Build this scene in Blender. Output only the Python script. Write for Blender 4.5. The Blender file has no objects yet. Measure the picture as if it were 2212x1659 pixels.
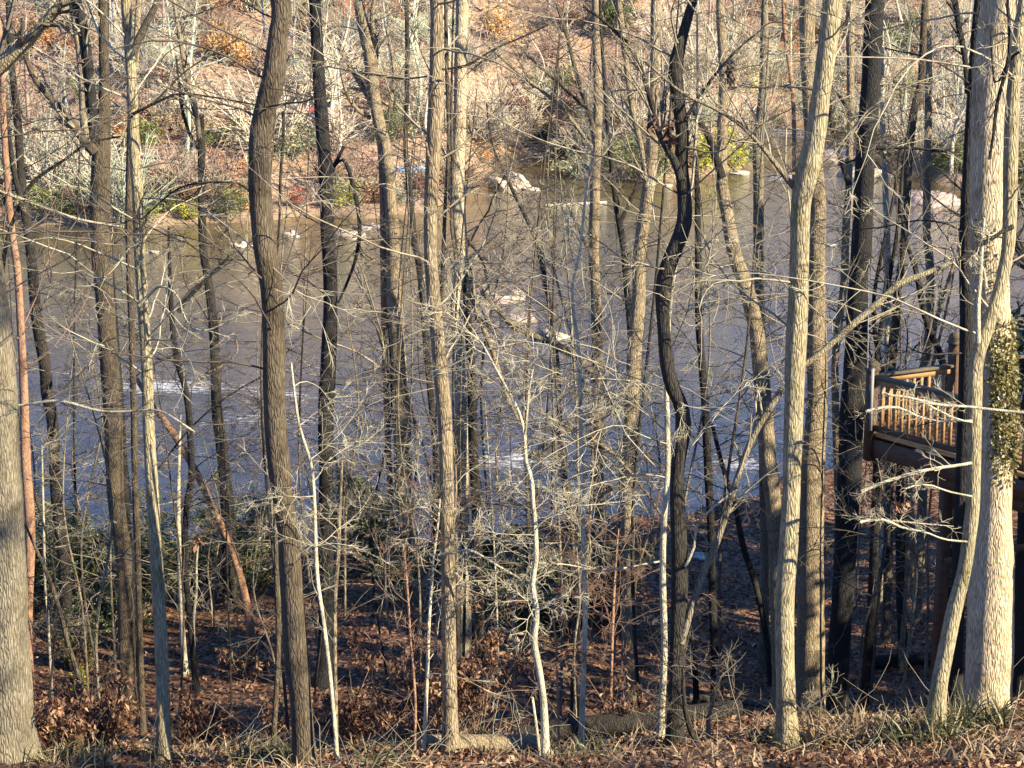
import bpy, math, random
import numpy as np
from mathutils import Vector
rs = np.random.RandomState(7); random.seed(7)
S = bpy.context.scene; COL = S.collection
# ------------------------------------------------------------------ camera
CAMZ = 20.0; P = math.radians(13.0); F = 4436.0
cam = bpy.data.cameras.new('camera'); co = bpy.data.objects.new('camera', cam); COL.objects.link(co)
co.location = (0, 0, CAMZ); co.rotation_euler = (math.radians(90) - P, 0, 0)
cam.sensor_width = 36; cam.lens = F / 2212 * 36; cam.clip_start = .1; cam.clip_end = 3000; S.camera = co
cP, sP = math.cos(P), math.sin(P)
def ray(u, v):
    r = (u - 1106) / F; up = -(v - 829.5) / F
    return np.array([r, cP + up * sP, -sP + up * cP])
def at(u, v, d):
    q = ray(u, v); t = d / q[1]
    return np.array([0, 0, CAMZ]) + q * t, t          # the point at depth d and the scale
# ------------------------------------------------------------------ terrain
FX = [-400, -60, -36, -18, -9, -6, -3.4, 6.5, 12, 16.5, 20, 23, 27, 29.5, 32, 400]
FY = [126, 130, 132, 132, 136, 138, 148, 153, 154, 160, 167, 188, 196, 174, 152, 140]
NX = [-400, -16, -8, -2, 1, 4.5, 8, 14, 400]
NY = [58, 60, 60.5, 62.5, 63.5, 65.5, 69.5, 73, 78]
def sst(a, b, x): t = np.clip((x - a) / (b - a), 0, 1); return t * t * (3 - 2 * t)
def height(x, y):
    x = np.asarray(x, float); y = np.asarray(y, float)
    n = np.interp(y, [-200, -30, 0, 12, 22, 25, 28, 31, 35, 40, 45, 52, 60, 80],
                     [26, 17, 14.0, 12.4, 10.2, 9.3, 8.25, 6.7, 4.7, 2.95, 2.05, 1.6, 1.0, .8])
    n = n + np.clip(x, -2, 12) * .075 * sst(14, 22, y) * (1 - sst(29, 42, y))
    n = n + sst(20, 60, np.abs(x)) * 1.5
    n = n + .10 * np.sin(x * 1.1 + y * .4) * np.sin(y * .8 - x * .3) + .05 * np.sin(x * 2.7 + 1) * np.sin(y * 2.2)
    n = n + .25 * np.sin(x * .35 + 2) * sst(40, 46, y)
    ny = np.interp(x, NX, NY) + .8 * np.sin(x * .7) + .4 * np.sin(x * 2.1)
    near = -1.6 + (n + 1.6) * sst(-2.2, 2.2, ny - y)
    fy = np.interp(x, FX, FY) + 1.2 * np.sin(x * .3) + .7 * np.sin(x * .9 + 1)
    e = y - fy
    rise = .28 + .06 * sst(10, 30, x)
    e2 = e - sst(20, 25, x) * np.maximum(194 - fy, 0)
    fh = .55 * sst(0, 2.0, e) + .02 * np.clip(e, 0, 60) + rise * np.clip(e2 - 6, 0, 90) + .04 * np.clip(e2 - 96, 0, 400)
    fh = fh + sst(5, 25, e2) * (.8 * np.sin(x * .12 + y * .06) + .5 * np.sin(x * .31 - y * .17) + .25 * np.sin(y * .5))
    far = -1.6 + (fh + 1.6) * sst(-1.5, 1.5, e)
    xc = 1.2 + .6 * np.sin((y - 150) * .12)                       # the creek
    cw = 3.4 - .035 * (y - 150)
    cr = (1 - sst(cw - 1.2, cw + 3.6, np.abs(x - xc))) * sst(140, 146, y) * (1 - sst(166, 180, y))
    far = far * (1 - cr) + np.minimum(far, -1.0) * cr
    m = sst(95, 100, y)
    return near * (1 - m) + far * m
def gh(x, y): return float(height(x, y))
def hit(u, v, lo=20., hi=400.):
    q = ray(u, v); ds = np.arange(lo, hi, .1)
    xs = q[0] / q[1] * ds; zs = CAMZ + q[2] / q[1] * ds
    k = np.nonzero(zs <= np.maximum(height(xs, ds), 0))[0]
    d = ds[k[0]] if len(k) else hi
    return d
# ------------------------------------------------------------------ mesh helpers
def mesh_np(name, V, Q, mats, smooth=True, midx=None):
    me = bpy.data.meshes.new(name); V = np.asarray(V, np.float32); Q = np.asarray(Q, np.int32)
    k = Q.shape[1]
    me.vertices.add(len(V)); me.vertices.foreach_set('co', V.ravel())
    me.loops.add(Q.size); me.loops.foreach_set('vertex_index', Q.ravel())
    me.polygons.add(len(Q)); me.polygons.foreach_set('loop_start', np.arange(0, Q.size, k, dtype=np.int32))
    me.polygons.foreach_set('loop_total', np.full(len(Q), k, np.int32))
    if smooth: me.polygons.foreach_set('use_smooth', np.ones(len(Q), bool))
    for m in (mats if isinstance(mats, (list, tuple)) else [mats]): me.materials.append(m)
    if midx is not None: me.polygons.foreach_set('material_index', np.asarray(midx, np.int32))
    me.update(calc_edges=True)
    return me
def tag(o, label=None, cat=None, group=None, kind=None):
    if label: o['label'] = label
    if cat: o['category'] = cat
    if group: o['group'] = group
    if kind: o['kind'] = kind
    return o
def link(name, me, parent=None, loc=(0, 0, 0)):
    o = bpy.data.objects.new(name, me); COL.objects.link(o); o.location = loc
    if parent: o.parent = parent
    return o
def empty(name, loc, label, cat, group=None, rz=0):
    o = bpy.data.objects.new(name, None); COL.objects.link(o); o.location = loc; o.rotation_euler = (0, 0, rz)
    o.empty_display_size = .2
    return tag(o, label, cat, group)
def nrm(a): return a / np.maximum(np.linalg.norm(a, axis=-1, keepdims=True), 1e-9)
def grow(st, dr, L, nseg, wander, up, sag=0):
    n = len(st); P_ = np.zeros((n, nseg + 1, 3)); P_[:, 0] = st; d = nrm(dr); bend = rs.randn(n, 3) * wander * .5
    for i in range(nseg):
        d = nrm(d + bend + rs.randn(n, 3) * wander + np.array([0, 0, up - sag * i / nseg]))
        P_[:, i + 1] = P_[:, i] + d * (L / nseg)[:, None]
    return P_
def tubes(pts, R, sides):
    """pts (N,S,3), R (N,S) -> verts, quads"""
    n, s, _ = pts.shape
    T = np.zeros_like(pts); T[:, 1:-1] = pts[:, 2:] - pts[:, :-2]; T[:, 0] = pts[:, 1] - pts[:, 0]; T[:, -1] = pts[:, -1] - pts[:, -2]
    T = nrm(T); d0 = nrm(pts[:, -1] - pts[:, 0]); ref = np.zeros((n, 3))
    k = np.argmin(np.abs(d0), axis=1); ref[np.arange(n), k] = 1
    A = nrm(np.cross(T, ref[:, None, :])); B = np.cross(T, A)
    a = np.arange(sides) * 2 * math.pi / sides
    V = pts[:, :, None, :] + R[:, :, None, None] * (A[:, :, None, :] * np.cos(a)[None, None, :, None] + B[:, :, None, :] * np.sin(a)[None, None, :, None])
    V = V.reshape(-1, 3)
    base = (np.arange(n)[:, None, None] * s + np.arange(s - 1)[None, :, None]) * sides
    j = np.arange(sides)[None, None, :]; j2 = (j + 1) % sides
    Q = np.stack([base + j, base + j2, base + sides + j2, base + sides + j], -1).reshape(-1, 4)
    return V, Q
class MB:
    def __init__(s): s.V = []; s.Q = []; s.M = []; s.n = 0
    def add(s, V, Q, m=0):
        if len(V) == 0: return
        s.V.append(V); s.Q.append(Q + s.n); s.M.append(np.full(len(Q), m)); s.n += len(V)
    def box(s, c, size, rz=0, m=0):
        c = np.array(c, float); h = np.array(size, float) / 2
        v = np.array([[x, y, z] for x in (-1, 1) for y in (-1, 1) for z in (-1, 1)]) * h
        ca, sa = math.cos(rz), math.sin(rz); v = np.stack([v[:, 0] * ca - v[:, 1] * sa, v[:, 0] * sa + v[:, 1] * ca, v[:, 2]], 1) + c
        s.add(v, np.array([[0, 1, 3, 2], [4, 6, 7, 5], [0, 4, 5, 1], [2, 3, 7, 6], [0, 2, 6, 4], [1, 5, 7, 3]]), m)
    def beam(s, p, q, w, h, m=0):
        p = np.array(p, float); q = np.array(q, float); d = nrm(q - p); sd = nrm(np.cross(d, [0, 0, 1.])) if abs(d[2]) < .95 else np.array([1., 0, 0]); u = np.cross(sd, d)
        v = np.array([e + sd * a * w / 2 + u * b * h / 2 for e in (p, q) for a, b in ((-1, -1), (1, -1), (1, 1), (-1, 1))])
        s.add(v, np.array([[0, 3, 2, 1], [4, 5, 6, 7], [0, 1, 5, 4], [1, 2, 6, 5], [2, 3, 7, 6], [3, 0, 4, 7]]), m)
    def build(s, name, mats, parent=None, loc=(0, 0, 0), smooth=True):
        if not s.V: return None
        me = mesh_np(name, np.concatenate(s.V) - np.array(loc if parent is None else (0, 0, 0)), np.concatenate(s.Q), mats, smooth, np.concatenate(s.M))
        return link(name, me, parent, loc if parent is None else (0, 0, 0))
def kids(pts, R, per, ang, lf, umin=.15, Lmin=.1):
    """children along the parent paths: starts, directions, lengths, radii"""
    n, s, _ = pts.shape
    idx = np.repeat(np.arange(n), per); u = rs.uniform(umin, .97, len(idx)); f = u * (s - 1); i = np.minimum(f.astype(int), s - 2); w = (f - i)[:, None]
    a = pts[idx, i]; b = pts[idx, i + 1]; st = a * (1 - w) + b * w; T = nrm(b - a)
    r = nrm(rs.randn(len(idx), 3) * np.array([1, 1, .55])); r = nrm(r - (r * T).sum(1, keepdims=True) * T)
    an = rs.normal(ang, .2, len(idx))[:, None]
    d = T * np.cos(an) + r * np.sin(an)
    L = np.linalg.norm(pts[:, -1] - pts[:, 0], axis=1)[idx] * lf * (1.15 - u) * rs.uniform(.5, 1.3, len(idx))
    rad = R[idx, i]
    return st, d, np.maximum(L, Lmin), rad
def twiggery(mb, pts, R, spec, m=0, keep=None):
    """spec: list of (per, angle, lengthfactor, segs, wander, up, radiusfactor, minradius)"""
    for (per, ang, lf, sg, wa, up, rf, rmin) in spec:
        if len(pts) == 0: return
        st, d, L, rad = kids(pts, R, per, ang, lf)
        q = grow(st, d, L, sg, wa, up)
        r0 = np.maximum(rad * rf, rmin); tt = np.linspace(0, 1, sg + 1)[None, :]
        R = r0[:, None] * (1 - .6 * tt)
        V, Q = tubes(q, R, 3 if rmin < .009 else 4); mb.add(V, Q, m)
        pts = q
        if keep is not None: keep.append(q)
def leaves(points, size, n_per=1, spread=.05, droop=.0, narrow=.45, flat=.5):
    """diamond leaves at the points: verts, quads"""
    p = np.repeat(points, n_per, 0); n = len(p); p = p + rs.randn(n, 3) * spread
    d = nrm(rs.randn(n, 3) * np.array([1, 1, flat]) + np.array([0, 0, -droop])); r = nrm(np.cross(d, rs.randn(n, 3)))
    sz = size * rs.uniform(.6, 1.3, (n, 1)); nn = np.cross(d, r) * sz * .12
    V = np.stack([p, p + d * sz * .5 + r * sz * narrow * .5 + nn, p + d * sz, p + d * sz * .5 - r * sz * narrow * .5 + nn], 1).reshape(-1, 3)
    return V, np.arange(n * 4).reshape(-1, 4)
# ------------------------------------------------------------------ materials
def newmat(name):
    m = bpy.data.materials.new(name); m.use_nodes = True; nt = m.node_tree; b = nt.nodes['Principled BSDF']; return m, nt, b
def N(nt, t, **kw):
    n = nt.nodes.new(t)
    for k, v in kw.items():
        if k in n.inputs: n.inputs[k].default_value = v
        else: setattr(n, k, v)
    return n
def ramp(nt, fac, stops):
    r = nt.nodes.new('ShaderNodeValToRGB'); e = r.color_ramp.elements
    while len(e) < len(stops): e.new(.5)
    for k, (p, c) in enumerate(stops): e[k].position = p; e[k].color = (*c, 1)
    nt.links.new(fac, r.inputs[0]); return r.outputs[0]
def coords(nt, scale=(1, 1, 1), src='Object'):
    t = nt.nodes.new('ShaderNodeTexCoord'); mp = nt.nodes.new('ShaderNodeMapping'); mp.inputs['Scale'].default_value = scale
    nt.links.new(t.outputs[src], mp.inputs[0]); return mp.outputs[0]
def mul(c, f): return tuple(min(1, x * f) for x in c)
def bark(name, c, fine=1., moss=0., rough=.9, ctr=1.):
    m, nt, b = newmat(name); L = nt.links.new
    rnd = N(nt, 'ShaderNodeObjectInfo')
    v1 = coords(nt, (44 * fine, 44 * fine, 8 * fine)); n1 = N(nt, 'ShaderNodeTexNoise', Scale=1.0, Detail=4.0, Roughness=.65, Distortion=.4); L(v1, n1.inputs['Vector'])
    wv = N(nt, 'ShaderNodeTexNoise', Scale=.35, Detail=2.0); L(v1, wv.inputs['Vector']); wm = N(nt, 'ShaderNodeVectorMath', operation='MULTIPLY_ADD'); wm.inputs[1].default_value = (.9, .9, .9); L(wv.outputs['Color'], wm.inputs[0]); L(v1, wm.inputs[2])
    vo = N(nt, 'ShaderNodeTexVoronoi', feature='DISTANCE_TO_EDGE', Scale=.75); L(wm.outputs[0], vo.inputs['Vector'])
    cr = N(nt, 'ShaderNodeMapRange'); cr.inputs['From Max'].default_value = .22; L(vo.outputs['Distance'], cr.inputs[0])
    v2 = coords(nt, (3.4, 3.4, 2.0)); n2 = N(nt, 'ShaderNodeTexNoise', Scale=1.0, Detail=7.0, Roughness=.72, Distortion=.6); L(v2, n2.inputs['Vector'])
    base = ramp(nt, n1.outputs[0], [(.3, mul(c, 1 - .42 * ctr)), (.5, c), (.75, mul(c, 1.35))])
    mx = N(nt, 'ShaderNodeMix', data_type='RGBA', blend_type='MULTIPLY'); mx.inputs[0].default_value = .42 * ctr
    L(base, mx.inputs[6]); g = ramp(nt, cr.outputs[0], [(0, (.22, .2, .18)), (.8, (1, 1, 1))]); L(g, mx.inputs[7])
    mx2 = N(nt, 'ShaderNodeMix', data_type='RGBA', blend_type='MULTIPLY'); mx2.inputs[0].default_value = .9
    L(mx.outputs[2], mx2.inputs[6]); g2 = ramp(nt, n2.outputs[0], [(.34, (.42, .40, .38)), (.47, (.86, .84, .80)), (.56, (1, 1, 1)), (.68, (1.0, .98, .88))]); L(g2, mx2.inputs[7])
    out = mx2.outputs[2]
    if moss:
        v3 = coords(nt, (1.3, 1.3, .7)); n3 = N(nt, 'ShaderNodeTexNoise', Scale=1.7, Detail=6.0, Roughness=.7); L(v3, n3.inputs['Vector'])
        f = N(nt, 'ShaderNodeMapRange'); f.inputs['From Min'].default_value = .56; f.inputs['From Max'].default_value = .68; f.inputs['To Max'].default_value = moss; L(n3.outputs[0], f.inputs[0])
        mx3 = N(nt, 'ShaderNodeMix', data_type='RGBA'); L(f.outputs[0], mx3.inputs[0]); L(out, mx3.inputs[6]); mx3.inputs[7].default_value = (.10, .11, .03, 1); out = mx3.outputs[2]
    L(out, b.inputs['Base Color']); b.inputs['Roughness'].default_value = rough
    b.inputs['Specular IOR Level'].default_value = .25
    bp = N(nt, 'ShaderNodeBump', Strength=.75, Distance=.022 / fine); ad = N(nt, 'ShaderNodeMath', operation='ADD'); L(cr.outputs[0], ad.inputs[0]); L(n1.outputs[0], ad.inputs[1]); L(ad.outputs[0], bp.inputs['Height']); L(bp.outputs[0], b.inputs['Normal'])
    return m
def flatvar(name, stops, scale=1.0, rough=.7, spec=.3, src='Object', vec=(1, 1, 1), bump=0., det=3.0, perface=False, trans=0.):
    m, nt, b = newmat(name); L = nt.links.new
    v = coords(nt, vec, src); n = N(nt, 'ShaderNodeTexNoise', Scale=scale, Detail=det, Roughness=.6); L(v, n.inputs['Vector']); fac = n.outputs[0]
    if perface:
        g = N(nt, 'ShaderNodeNewGeometry'); a = N(nt, 'ShaderNodeMath', operation='MULTIPLY_ADD'); a.inputs[1].default_value = .62; a.inputs[2].default_value = -.31
        L(g.outputs['Random Per Island'], a.inputs[0]); s2 = N(nt, 'ShaderNodeMath', operation='ADD'); L(a.outputs[0], s2.inputs[0]); L(fac, s2.inputs[1]); fac = s2.outputs[0]
    c = ramp(nt, fac, stops); L(c, b.inputs['Base Color']); b.inputs['Roughness'].default_value = rough; b.inputs['Specular IOR Level'].default_value = spec
    if bump: bp = N(nt, 'ShaderNodeBump', Strength=bump, Distance=.05); L(n.outputs[0], bp.inputs['Height']); L(bp.outputs[0], b.inputs['Normal'])
    if trans:
        tr = N(nt, 'ShaderNodeBsdfTranslucent'); L(c, tr.inputs[0]); ms = N(nt, 'ShaderNodeMixShader'); ms.inputs[0].default_value = trans
        L(b.outputs[0], ms.inputs[1]); L(tr.outputs[0], ms.inputs[2]); L(ms.outputs[0], nt.nodes['Material Output'].inputs[0])
    return m
BC = {'cream': (.64, .53, .37), 'pale': (.36, .29, .20), 'grey': (.27, .235, .175), 'brown': (.135, .108, .078), 'dark': (.05, .045, .04), 'pink': (.46, .27, .18), 'white': (.60, .56, .43), 'moss': (.43, .37, .24), 'dark_shaded': (.032, .031, .032)}  # two darkest barks: own dark tone plus trunk shade put into the colour
BARK = {k: bark('bark_' + k, c, 1.0 if k not in ('white', 'pink') else 1.8, .75 if k in ('moss',) else (.25 if k in ('grey', 'pale') else 0), ctr=1. if k not in ('white', 'dark_shaded') else .5) for k, c in BC.items()}
TW = {}
for k, c in {'cream': (.36, .31, .235), 'pale': (.27, .235, .175), 'grey': (.15, .128, .10), 'brown': (.10, .08, .065), 'dark': (.05, .043, .04), 'pink': (.19, .12, .09), 'white': (.40, .36, .27), 'moss': (.30, .265, .19), 'dark_shaded': (.035, .032, .033)}.items():
    TW[k] = flatvar('twig_' + k, [(.3, mul(c, .55)), (.5, c), (.7, mul(c, 1.3))], 3.0, .85, .2)
M_dead = flatvar('dead_leaf', [(.2, (.05, .022, .015)), (.45, (.13, .06, .036)), (.62, (.27, .15, .09)), (.85, (.46, .30, .20))], 1.2, .7, .3, perface=True, trans=.25)
M_rhodo = flatvar('evergreen_leaf', [(.2, (.035, .048, .02)), (.5, (.095, .115, .045)), (.8, (.22, .24, .10))], 1.5, .35, .5, perface=True, trans=.15)
M_cane = flatvar('cane_leaf', [(.2, (.03, .038, .018)), (.5, (.085, .092, .04)), (.8, (.34, .29, .17))], 2., .5, .4, perface=True, trans=.3)
M_ivy = flatvar('ivy_leaf', [(.2, (.06, .055, .02)), (.5, (.18, .165, .06)), (.8, (.36, .31, .12))], 3., .4, .5, perface=True, trans=.2)
M_straw = flatvar('straw', [(.2, (.12, .08, .045)), (.5, (.25, .18, .11)), (.8, (.46, .36, .23))], 2., .7, .3, perface=True, trans=.2)
def shrubmat(n, c): return flatvar('shrub_' + n, [(.2, mul(c, .45)), (.5, c), (.8, mul(c, 1.5))], .9, .6, .3, perface=True, trans=.3)
SM = {k: shrubmat(k, c) for k, c in {'olive': (.24, .27, .09), 'yellow': (.62, .60, .07), 'green': (.13, .19, .06), 'darkgreen': (.04, .055, .03), 'paleolive': (.36, .36, .22), 'red': (.48, .16, .12), 'rust': (.52, .27, .14), 'orange': (.62, .36, .15), 'tan': (.50, .37, .24), 'pinktan': (.56, .36, .28)}.items()}
FT = {k: flatvar('far_twig_' + k, [(.3, mul(c, .6)), (.5, c), (.7, mul(c, 1.3))], 1.0, .85, .2) for k, c in {'pale': (.60, .52, .40), 'grey': (.36, .33, .28), 'brown': (.34, .24, .19), 'green': (.42, .46, .34)}.items()}
# ground ------------------------------------------------------------
def ground_mat():
    m, nt, b = newmat('leaf_litter'); L = nt.links.new
    v = coords(nt, (1, 1, 1)); vo = N(nt, 'ShaderNodeTexVoronoi', Scale=9.0, Randomness=1.0); L(v, vo.inputs['Vector'])
    sep = N(nt, 'ShaderNodeSeparateColor'); L(vo.outputs['Color'], sep.inputs[0])
    n1 = N(nt, 'ShaderNodeTexNoise', Scale=.45, Detail=6.0, Roughness=.65); L(v, n1.inputs['Vector'])
    n2 = N(nt, 'ShaderNodeTexNoise', Scale=3.2, Detail=8.0, Roughness=.8); L(v, n2.inputs['Vector'])
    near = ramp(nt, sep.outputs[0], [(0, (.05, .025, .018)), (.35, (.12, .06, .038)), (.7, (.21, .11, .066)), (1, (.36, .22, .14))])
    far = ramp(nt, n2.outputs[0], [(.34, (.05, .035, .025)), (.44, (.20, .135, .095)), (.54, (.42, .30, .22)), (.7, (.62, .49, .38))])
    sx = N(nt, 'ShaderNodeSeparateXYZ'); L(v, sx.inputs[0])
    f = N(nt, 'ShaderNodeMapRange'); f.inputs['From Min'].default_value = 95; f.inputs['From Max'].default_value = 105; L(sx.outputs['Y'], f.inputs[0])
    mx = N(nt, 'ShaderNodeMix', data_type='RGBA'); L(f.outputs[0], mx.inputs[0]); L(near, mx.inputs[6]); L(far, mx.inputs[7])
    mt = ramp(nt, n1.outputs[0], [(.3, (.5, .48, .42)), (.5, (.95, .9, .85)), (.7, (1, 1, .95))])
    m2 = N(nt, 'ShaderNodeMix', data_type='RGBA', blend_type='MULTIPLY'); m2.inputs[0].default_value = .8; L(mx.outputs[2], m2.inputs[6]); L(mt, m2.inputs[7])
    wet = N(nt, 'ShaderNodeMapRange'); wet.inputs['From Min'].default_value = .1; wet.inputs['From Max'].default_value = .5; L(sx.outputs['Z'], wet.inputs[0])
    m3 = N(nt, 'ShaderNodeMix', data_type='RGBA'); L(wet.outputs[0], m3.inputs[0]); m3.inputs[6].default_value = (.24, .17, .11, 1); L(m2.outputs[2], m3.inputs[7])
    L(m3.outputs[2], b.inputs['Base Color']); b.inputs['Roughness'].default_value = .9; b.inputs['Specular IOR Level'].default_value = .2
    bp = N(nt, 'ShaderNodeBump', Strength=.8, Distance=.06); L(sep.outputs[1], bp.inputs['Height']); L(bp.outputs[0], b.inputs['Normal'])
    return m
def grid(xs, ys, zf):
    X, Y = np.meshgrid(xs, ys); Z = zf(X, Y); V = np.stack([X, Y, Z], -1).reshape(-1, 3); nx = len(xs); ny = len(ys)
    i, j = np.meshgrid(np.arange(nx - 1), np.arange(ny - 1)); a = (j * nx + i).ravel()
    return V, np.stack([a, a + 1, a + nx + 1, a + nx], 1)
gx = np.concatenate([-np.geomspace(900, 15.5, 50), np.arange(-15, 15.1, .3), np.geomspace(15.5, 900, 50)])
gy = np.concatenate([np.arange(-200, 17, 4), np.arange(18, 74, .3), np.arange(74, 124, 2), np.arange(125, 260, .9), np.geomspace(262, 1500, 30)])
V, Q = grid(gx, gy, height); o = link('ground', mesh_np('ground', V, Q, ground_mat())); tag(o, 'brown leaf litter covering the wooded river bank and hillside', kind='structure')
# water -------------------------------------------------------------
RIFF_GLINT = [(350, 835, 170, 22, 1.), (1150, 985, 60, 12, .4), (830, 1020, 80, 10, .5), (1700, 275, 90, 36, 1.0), (1720, 385, 80, 14, 1.), (1400, 850, 120, 22, .35), (620, 850, 120, 20, .7), (250, 700, 180, 25, .4), (1950, 760, 130, 25, .4), (1560, 560, 120, 16, .3), (1560, 800, 120, 16, .5), (1830, 330, 90, 16, 1.), (720, 500, 160, 10, .4), (1230, 700, 160, 14, .35), (1090, 1000, 140, 30, .8), (1180, 1100, 130, 40, .6), (1600, 1000, 90, 24, .9), (770, 1190, 60, 30, .6), (560, 900, 160, 30, .6), (300, 950, 140, 30, .5), (1420, 960, 90, 20, .6), (1090, 590, 60, 8, .5), (700, 910, 90, 16, .4)]  # real riffles, plus near-water entries that paint in bright sky glints
def water_mat():
    m, nt, b = newmat('river_water'); L = nt.links.new
    v = coords(nt, (.45, 1.1, 1)); n1 = N(nt, 'ShaderNodeTexNoise', Scale=1.0, Detail=6.0, Roughness=.62, Distortion=.9); L(v, n1.inputs['Vector'])
    v2 = coords(nt, (.12, .3, 1)); n2 = N(nt, 'ShaderNodeTexNoise', Scale=1.0, Detail=3.0); L(v2, n2.inputs['Vector'])
    at_ = N(nt, 'ShaderNodeAttribute', attribute_name='riffle_glint')
    n3v = coords(nt, (1.1, 2.8, 1)); n3 = N(nt, 'ShaderNodeTexNoise', Scale=1.6, Detail=6.0, Roughness=.75); L(n3v, n3.inputs['Vector'])
    ml = N(nt, 'ShaderNodeMath', operation='MULTIPLY_ADD'); L(at_.outputs['Fac'], ml.inputs[0]); ml.inputs[1].default_value = .3; L(n3.outputs[0], ml.inputs[2])
    fo = N(nt, 'ShaderNodeMapRange'); fo.inputs['From Min'].default_value = .69; fo.inputs['From Max'].default_value = .80; L(ml.outputs[0], fo.inputs[0])
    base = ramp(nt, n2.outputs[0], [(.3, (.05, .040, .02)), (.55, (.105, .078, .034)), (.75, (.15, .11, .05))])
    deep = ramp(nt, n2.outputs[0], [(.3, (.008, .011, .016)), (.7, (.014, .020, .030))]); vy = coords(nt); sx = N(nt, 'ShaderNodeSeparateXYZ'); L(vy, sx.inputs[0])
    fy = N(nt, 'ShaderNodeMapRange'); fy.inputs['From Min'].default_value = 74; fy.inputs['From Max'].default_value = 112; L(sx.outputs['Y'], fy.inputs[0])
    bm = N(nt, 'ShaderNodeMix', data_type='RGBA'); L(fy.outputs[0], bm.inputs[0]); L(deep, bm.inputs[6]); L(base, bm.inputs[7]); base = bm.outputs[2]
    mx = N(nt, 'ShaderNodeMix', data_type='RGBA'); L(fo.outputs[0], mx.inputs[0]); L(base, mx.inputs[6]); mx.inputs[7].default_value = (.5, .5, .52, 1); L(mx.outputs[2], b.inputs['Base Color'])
    ro = N(nt, 'ShaderNodeMapRange'); ro.inputs['To Min'].default_value = .05; ro.inputs['To Max'].default_value = .7; L(fo.outputs[0], ro.inputs[0]); L(ro.outputs[0], b.inputs['Roughness'])
    b.inputs['IOR'].default_value = 1.8
    st = N(nt, 'ShaderNodeMath', operation='MULTIPLY_ADD'); L(at_.outputs['Fac'], st.inputs[0]); st.inputs[1].default_value = .4; st.inputs[2].default_value = .12
    bp = N(nt, 'ShaderNodeBump', Distance=.4); L(st.outputs[0], bp.inputs['Strength']); L(n1.outputs[0], bp.inputs['Height'])
    bp2 = N(nt, 'ShaderNodeBump', Distance=.08, Strength=.25); L(n3.outputs[0], bp2.inputs['Height']); L(bp.outputs[0], bp2.inputs['Normal']); L(bp2.outputs[0], b.inputs['Normal'])
    return m
wx = np.concatenate([-np.geomspace(700, 62, 12), np.arange(-60, 61, .6), np.geomspace(62, 700, 12)]); wy = np.arange(56, 232, .6)
V, Q = grid(wx, wy, lambda x, y: x * 0); me = mesh_np('river_water', V, Q, water_mat())
fo = np.zeros(len(V))
for (u, v, wu, hv, s) in RIFF_GLINT:
    q = ray(u, v); t = -CAMZ / q[2]; cx, cy = q[0] * t, q[1] * t; q1 = ray(u, v - hv); q2 = ray(u, v + hv); hy = abs(q1[1] / q1[2] - q2[1] / q2[2]) * CAMZ / 2; hx = wu / F * t
    fo += s * np.exp(-((V[:, 0] - cx) / hx) ** 2 - ((V[:, 1] - cy) / hy) ** 2)
a = me.attributes.new('riffle_glint', 'FLOAT', 'POINT'); a.data.foreach_set('value', fo.astype(np.float32))
o = link('river', me); tag(o, 'wide shallow brown river with pale riffles and painted sky glints', kind='structure')
# ------------------------------------------------------------------ traced trees
def spline(P_, n):
    P_ = np.asarray(P_, float); k = len(P_); seg = np.linalg.norm(np.diff(P_[:, :3], axis=0), axis=1); s = np.concatenate([[0], np.cumsum(seg)]); t = np.linspace(0, s[-1], n)
    i = np.clip(np.searchsorted(s, t) - 1, 0, k - 2); u = ((t - s[i]) / np.maximum(seg[i], 1e-6))[:, None]
    p0 = P_[np.maximum(i - 1, 0)]; p1 = P_[i]; p2 = P_[i + 1]; p3 = P_[np.minimum(i + 2, k - 1)]
    m1 = (p2 - p0) * .5; m2 = (p3 - p1) * .5
    return (2 * u**3 - 3 * u**2 + 1) * p1 + (u**3 - 2 * u**2 + u) * m1 + (-2 * u**3 + 3 * u**2) * p2 + (u**3 - u**2) * m2
def lump(V, pts, R, sides, amp, seed):
    a = np.random.RandomState(seed); s = len(pts); ph = a.uniform(0, 6.28, 6); th = np.tile(np.arange(sides) * 2 * math.pi / sides, s); z = np.repeat(np.arange(s), sides) * .35
    f = 1 + amp * (np.sin(th * 2 + z * .31 + ph[0]) + .7 * np.sin(th * 3 - z * .47 + ph[1]) + .6 * np.sin(z * 1.1 + ph[2] + th) + .5 * np.sin(z * 2.3 + ph[3] - th * 2)) + a.randn(len(V)) * amp * .35
    c = np.repeat(pts, sides, 0); return c + (V - c) * f[:, None]
def pathmesh(W, sides=12, amp=.03, seg=.16, flare=None, seed=1, minseg=6):
    L = np.linalg.norm(np.diff(W[:, :3], axis=0), axis=1).sum(); n = int(min(150, max(minseg, L / seg)))
    Sx = spline(W, n); pts = Sx[:, :3]; R = np.maximum(Sx[:, 3], .002)
    if flare is not None: R = R * (1 + flare[1] * np.exp(-np.maximum(pts[:, 2] - flare[0], 0) / flare[2]))
    V, Q = tubes(pts[None], R[None], sides); return lump(V, pts, R, sides, amp, seed), Q, pts, R
def trace(pts, d, drift=0.):
    out = []; n = len(pts)
    for i, (x, y, w) in enumerate(pts):
        p, t = at(x, y, d + drift * (i / max(1, n - 1))); out.append([*p, w / 2 / F * t])
    return np.array(out)
count = [0]
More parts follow.
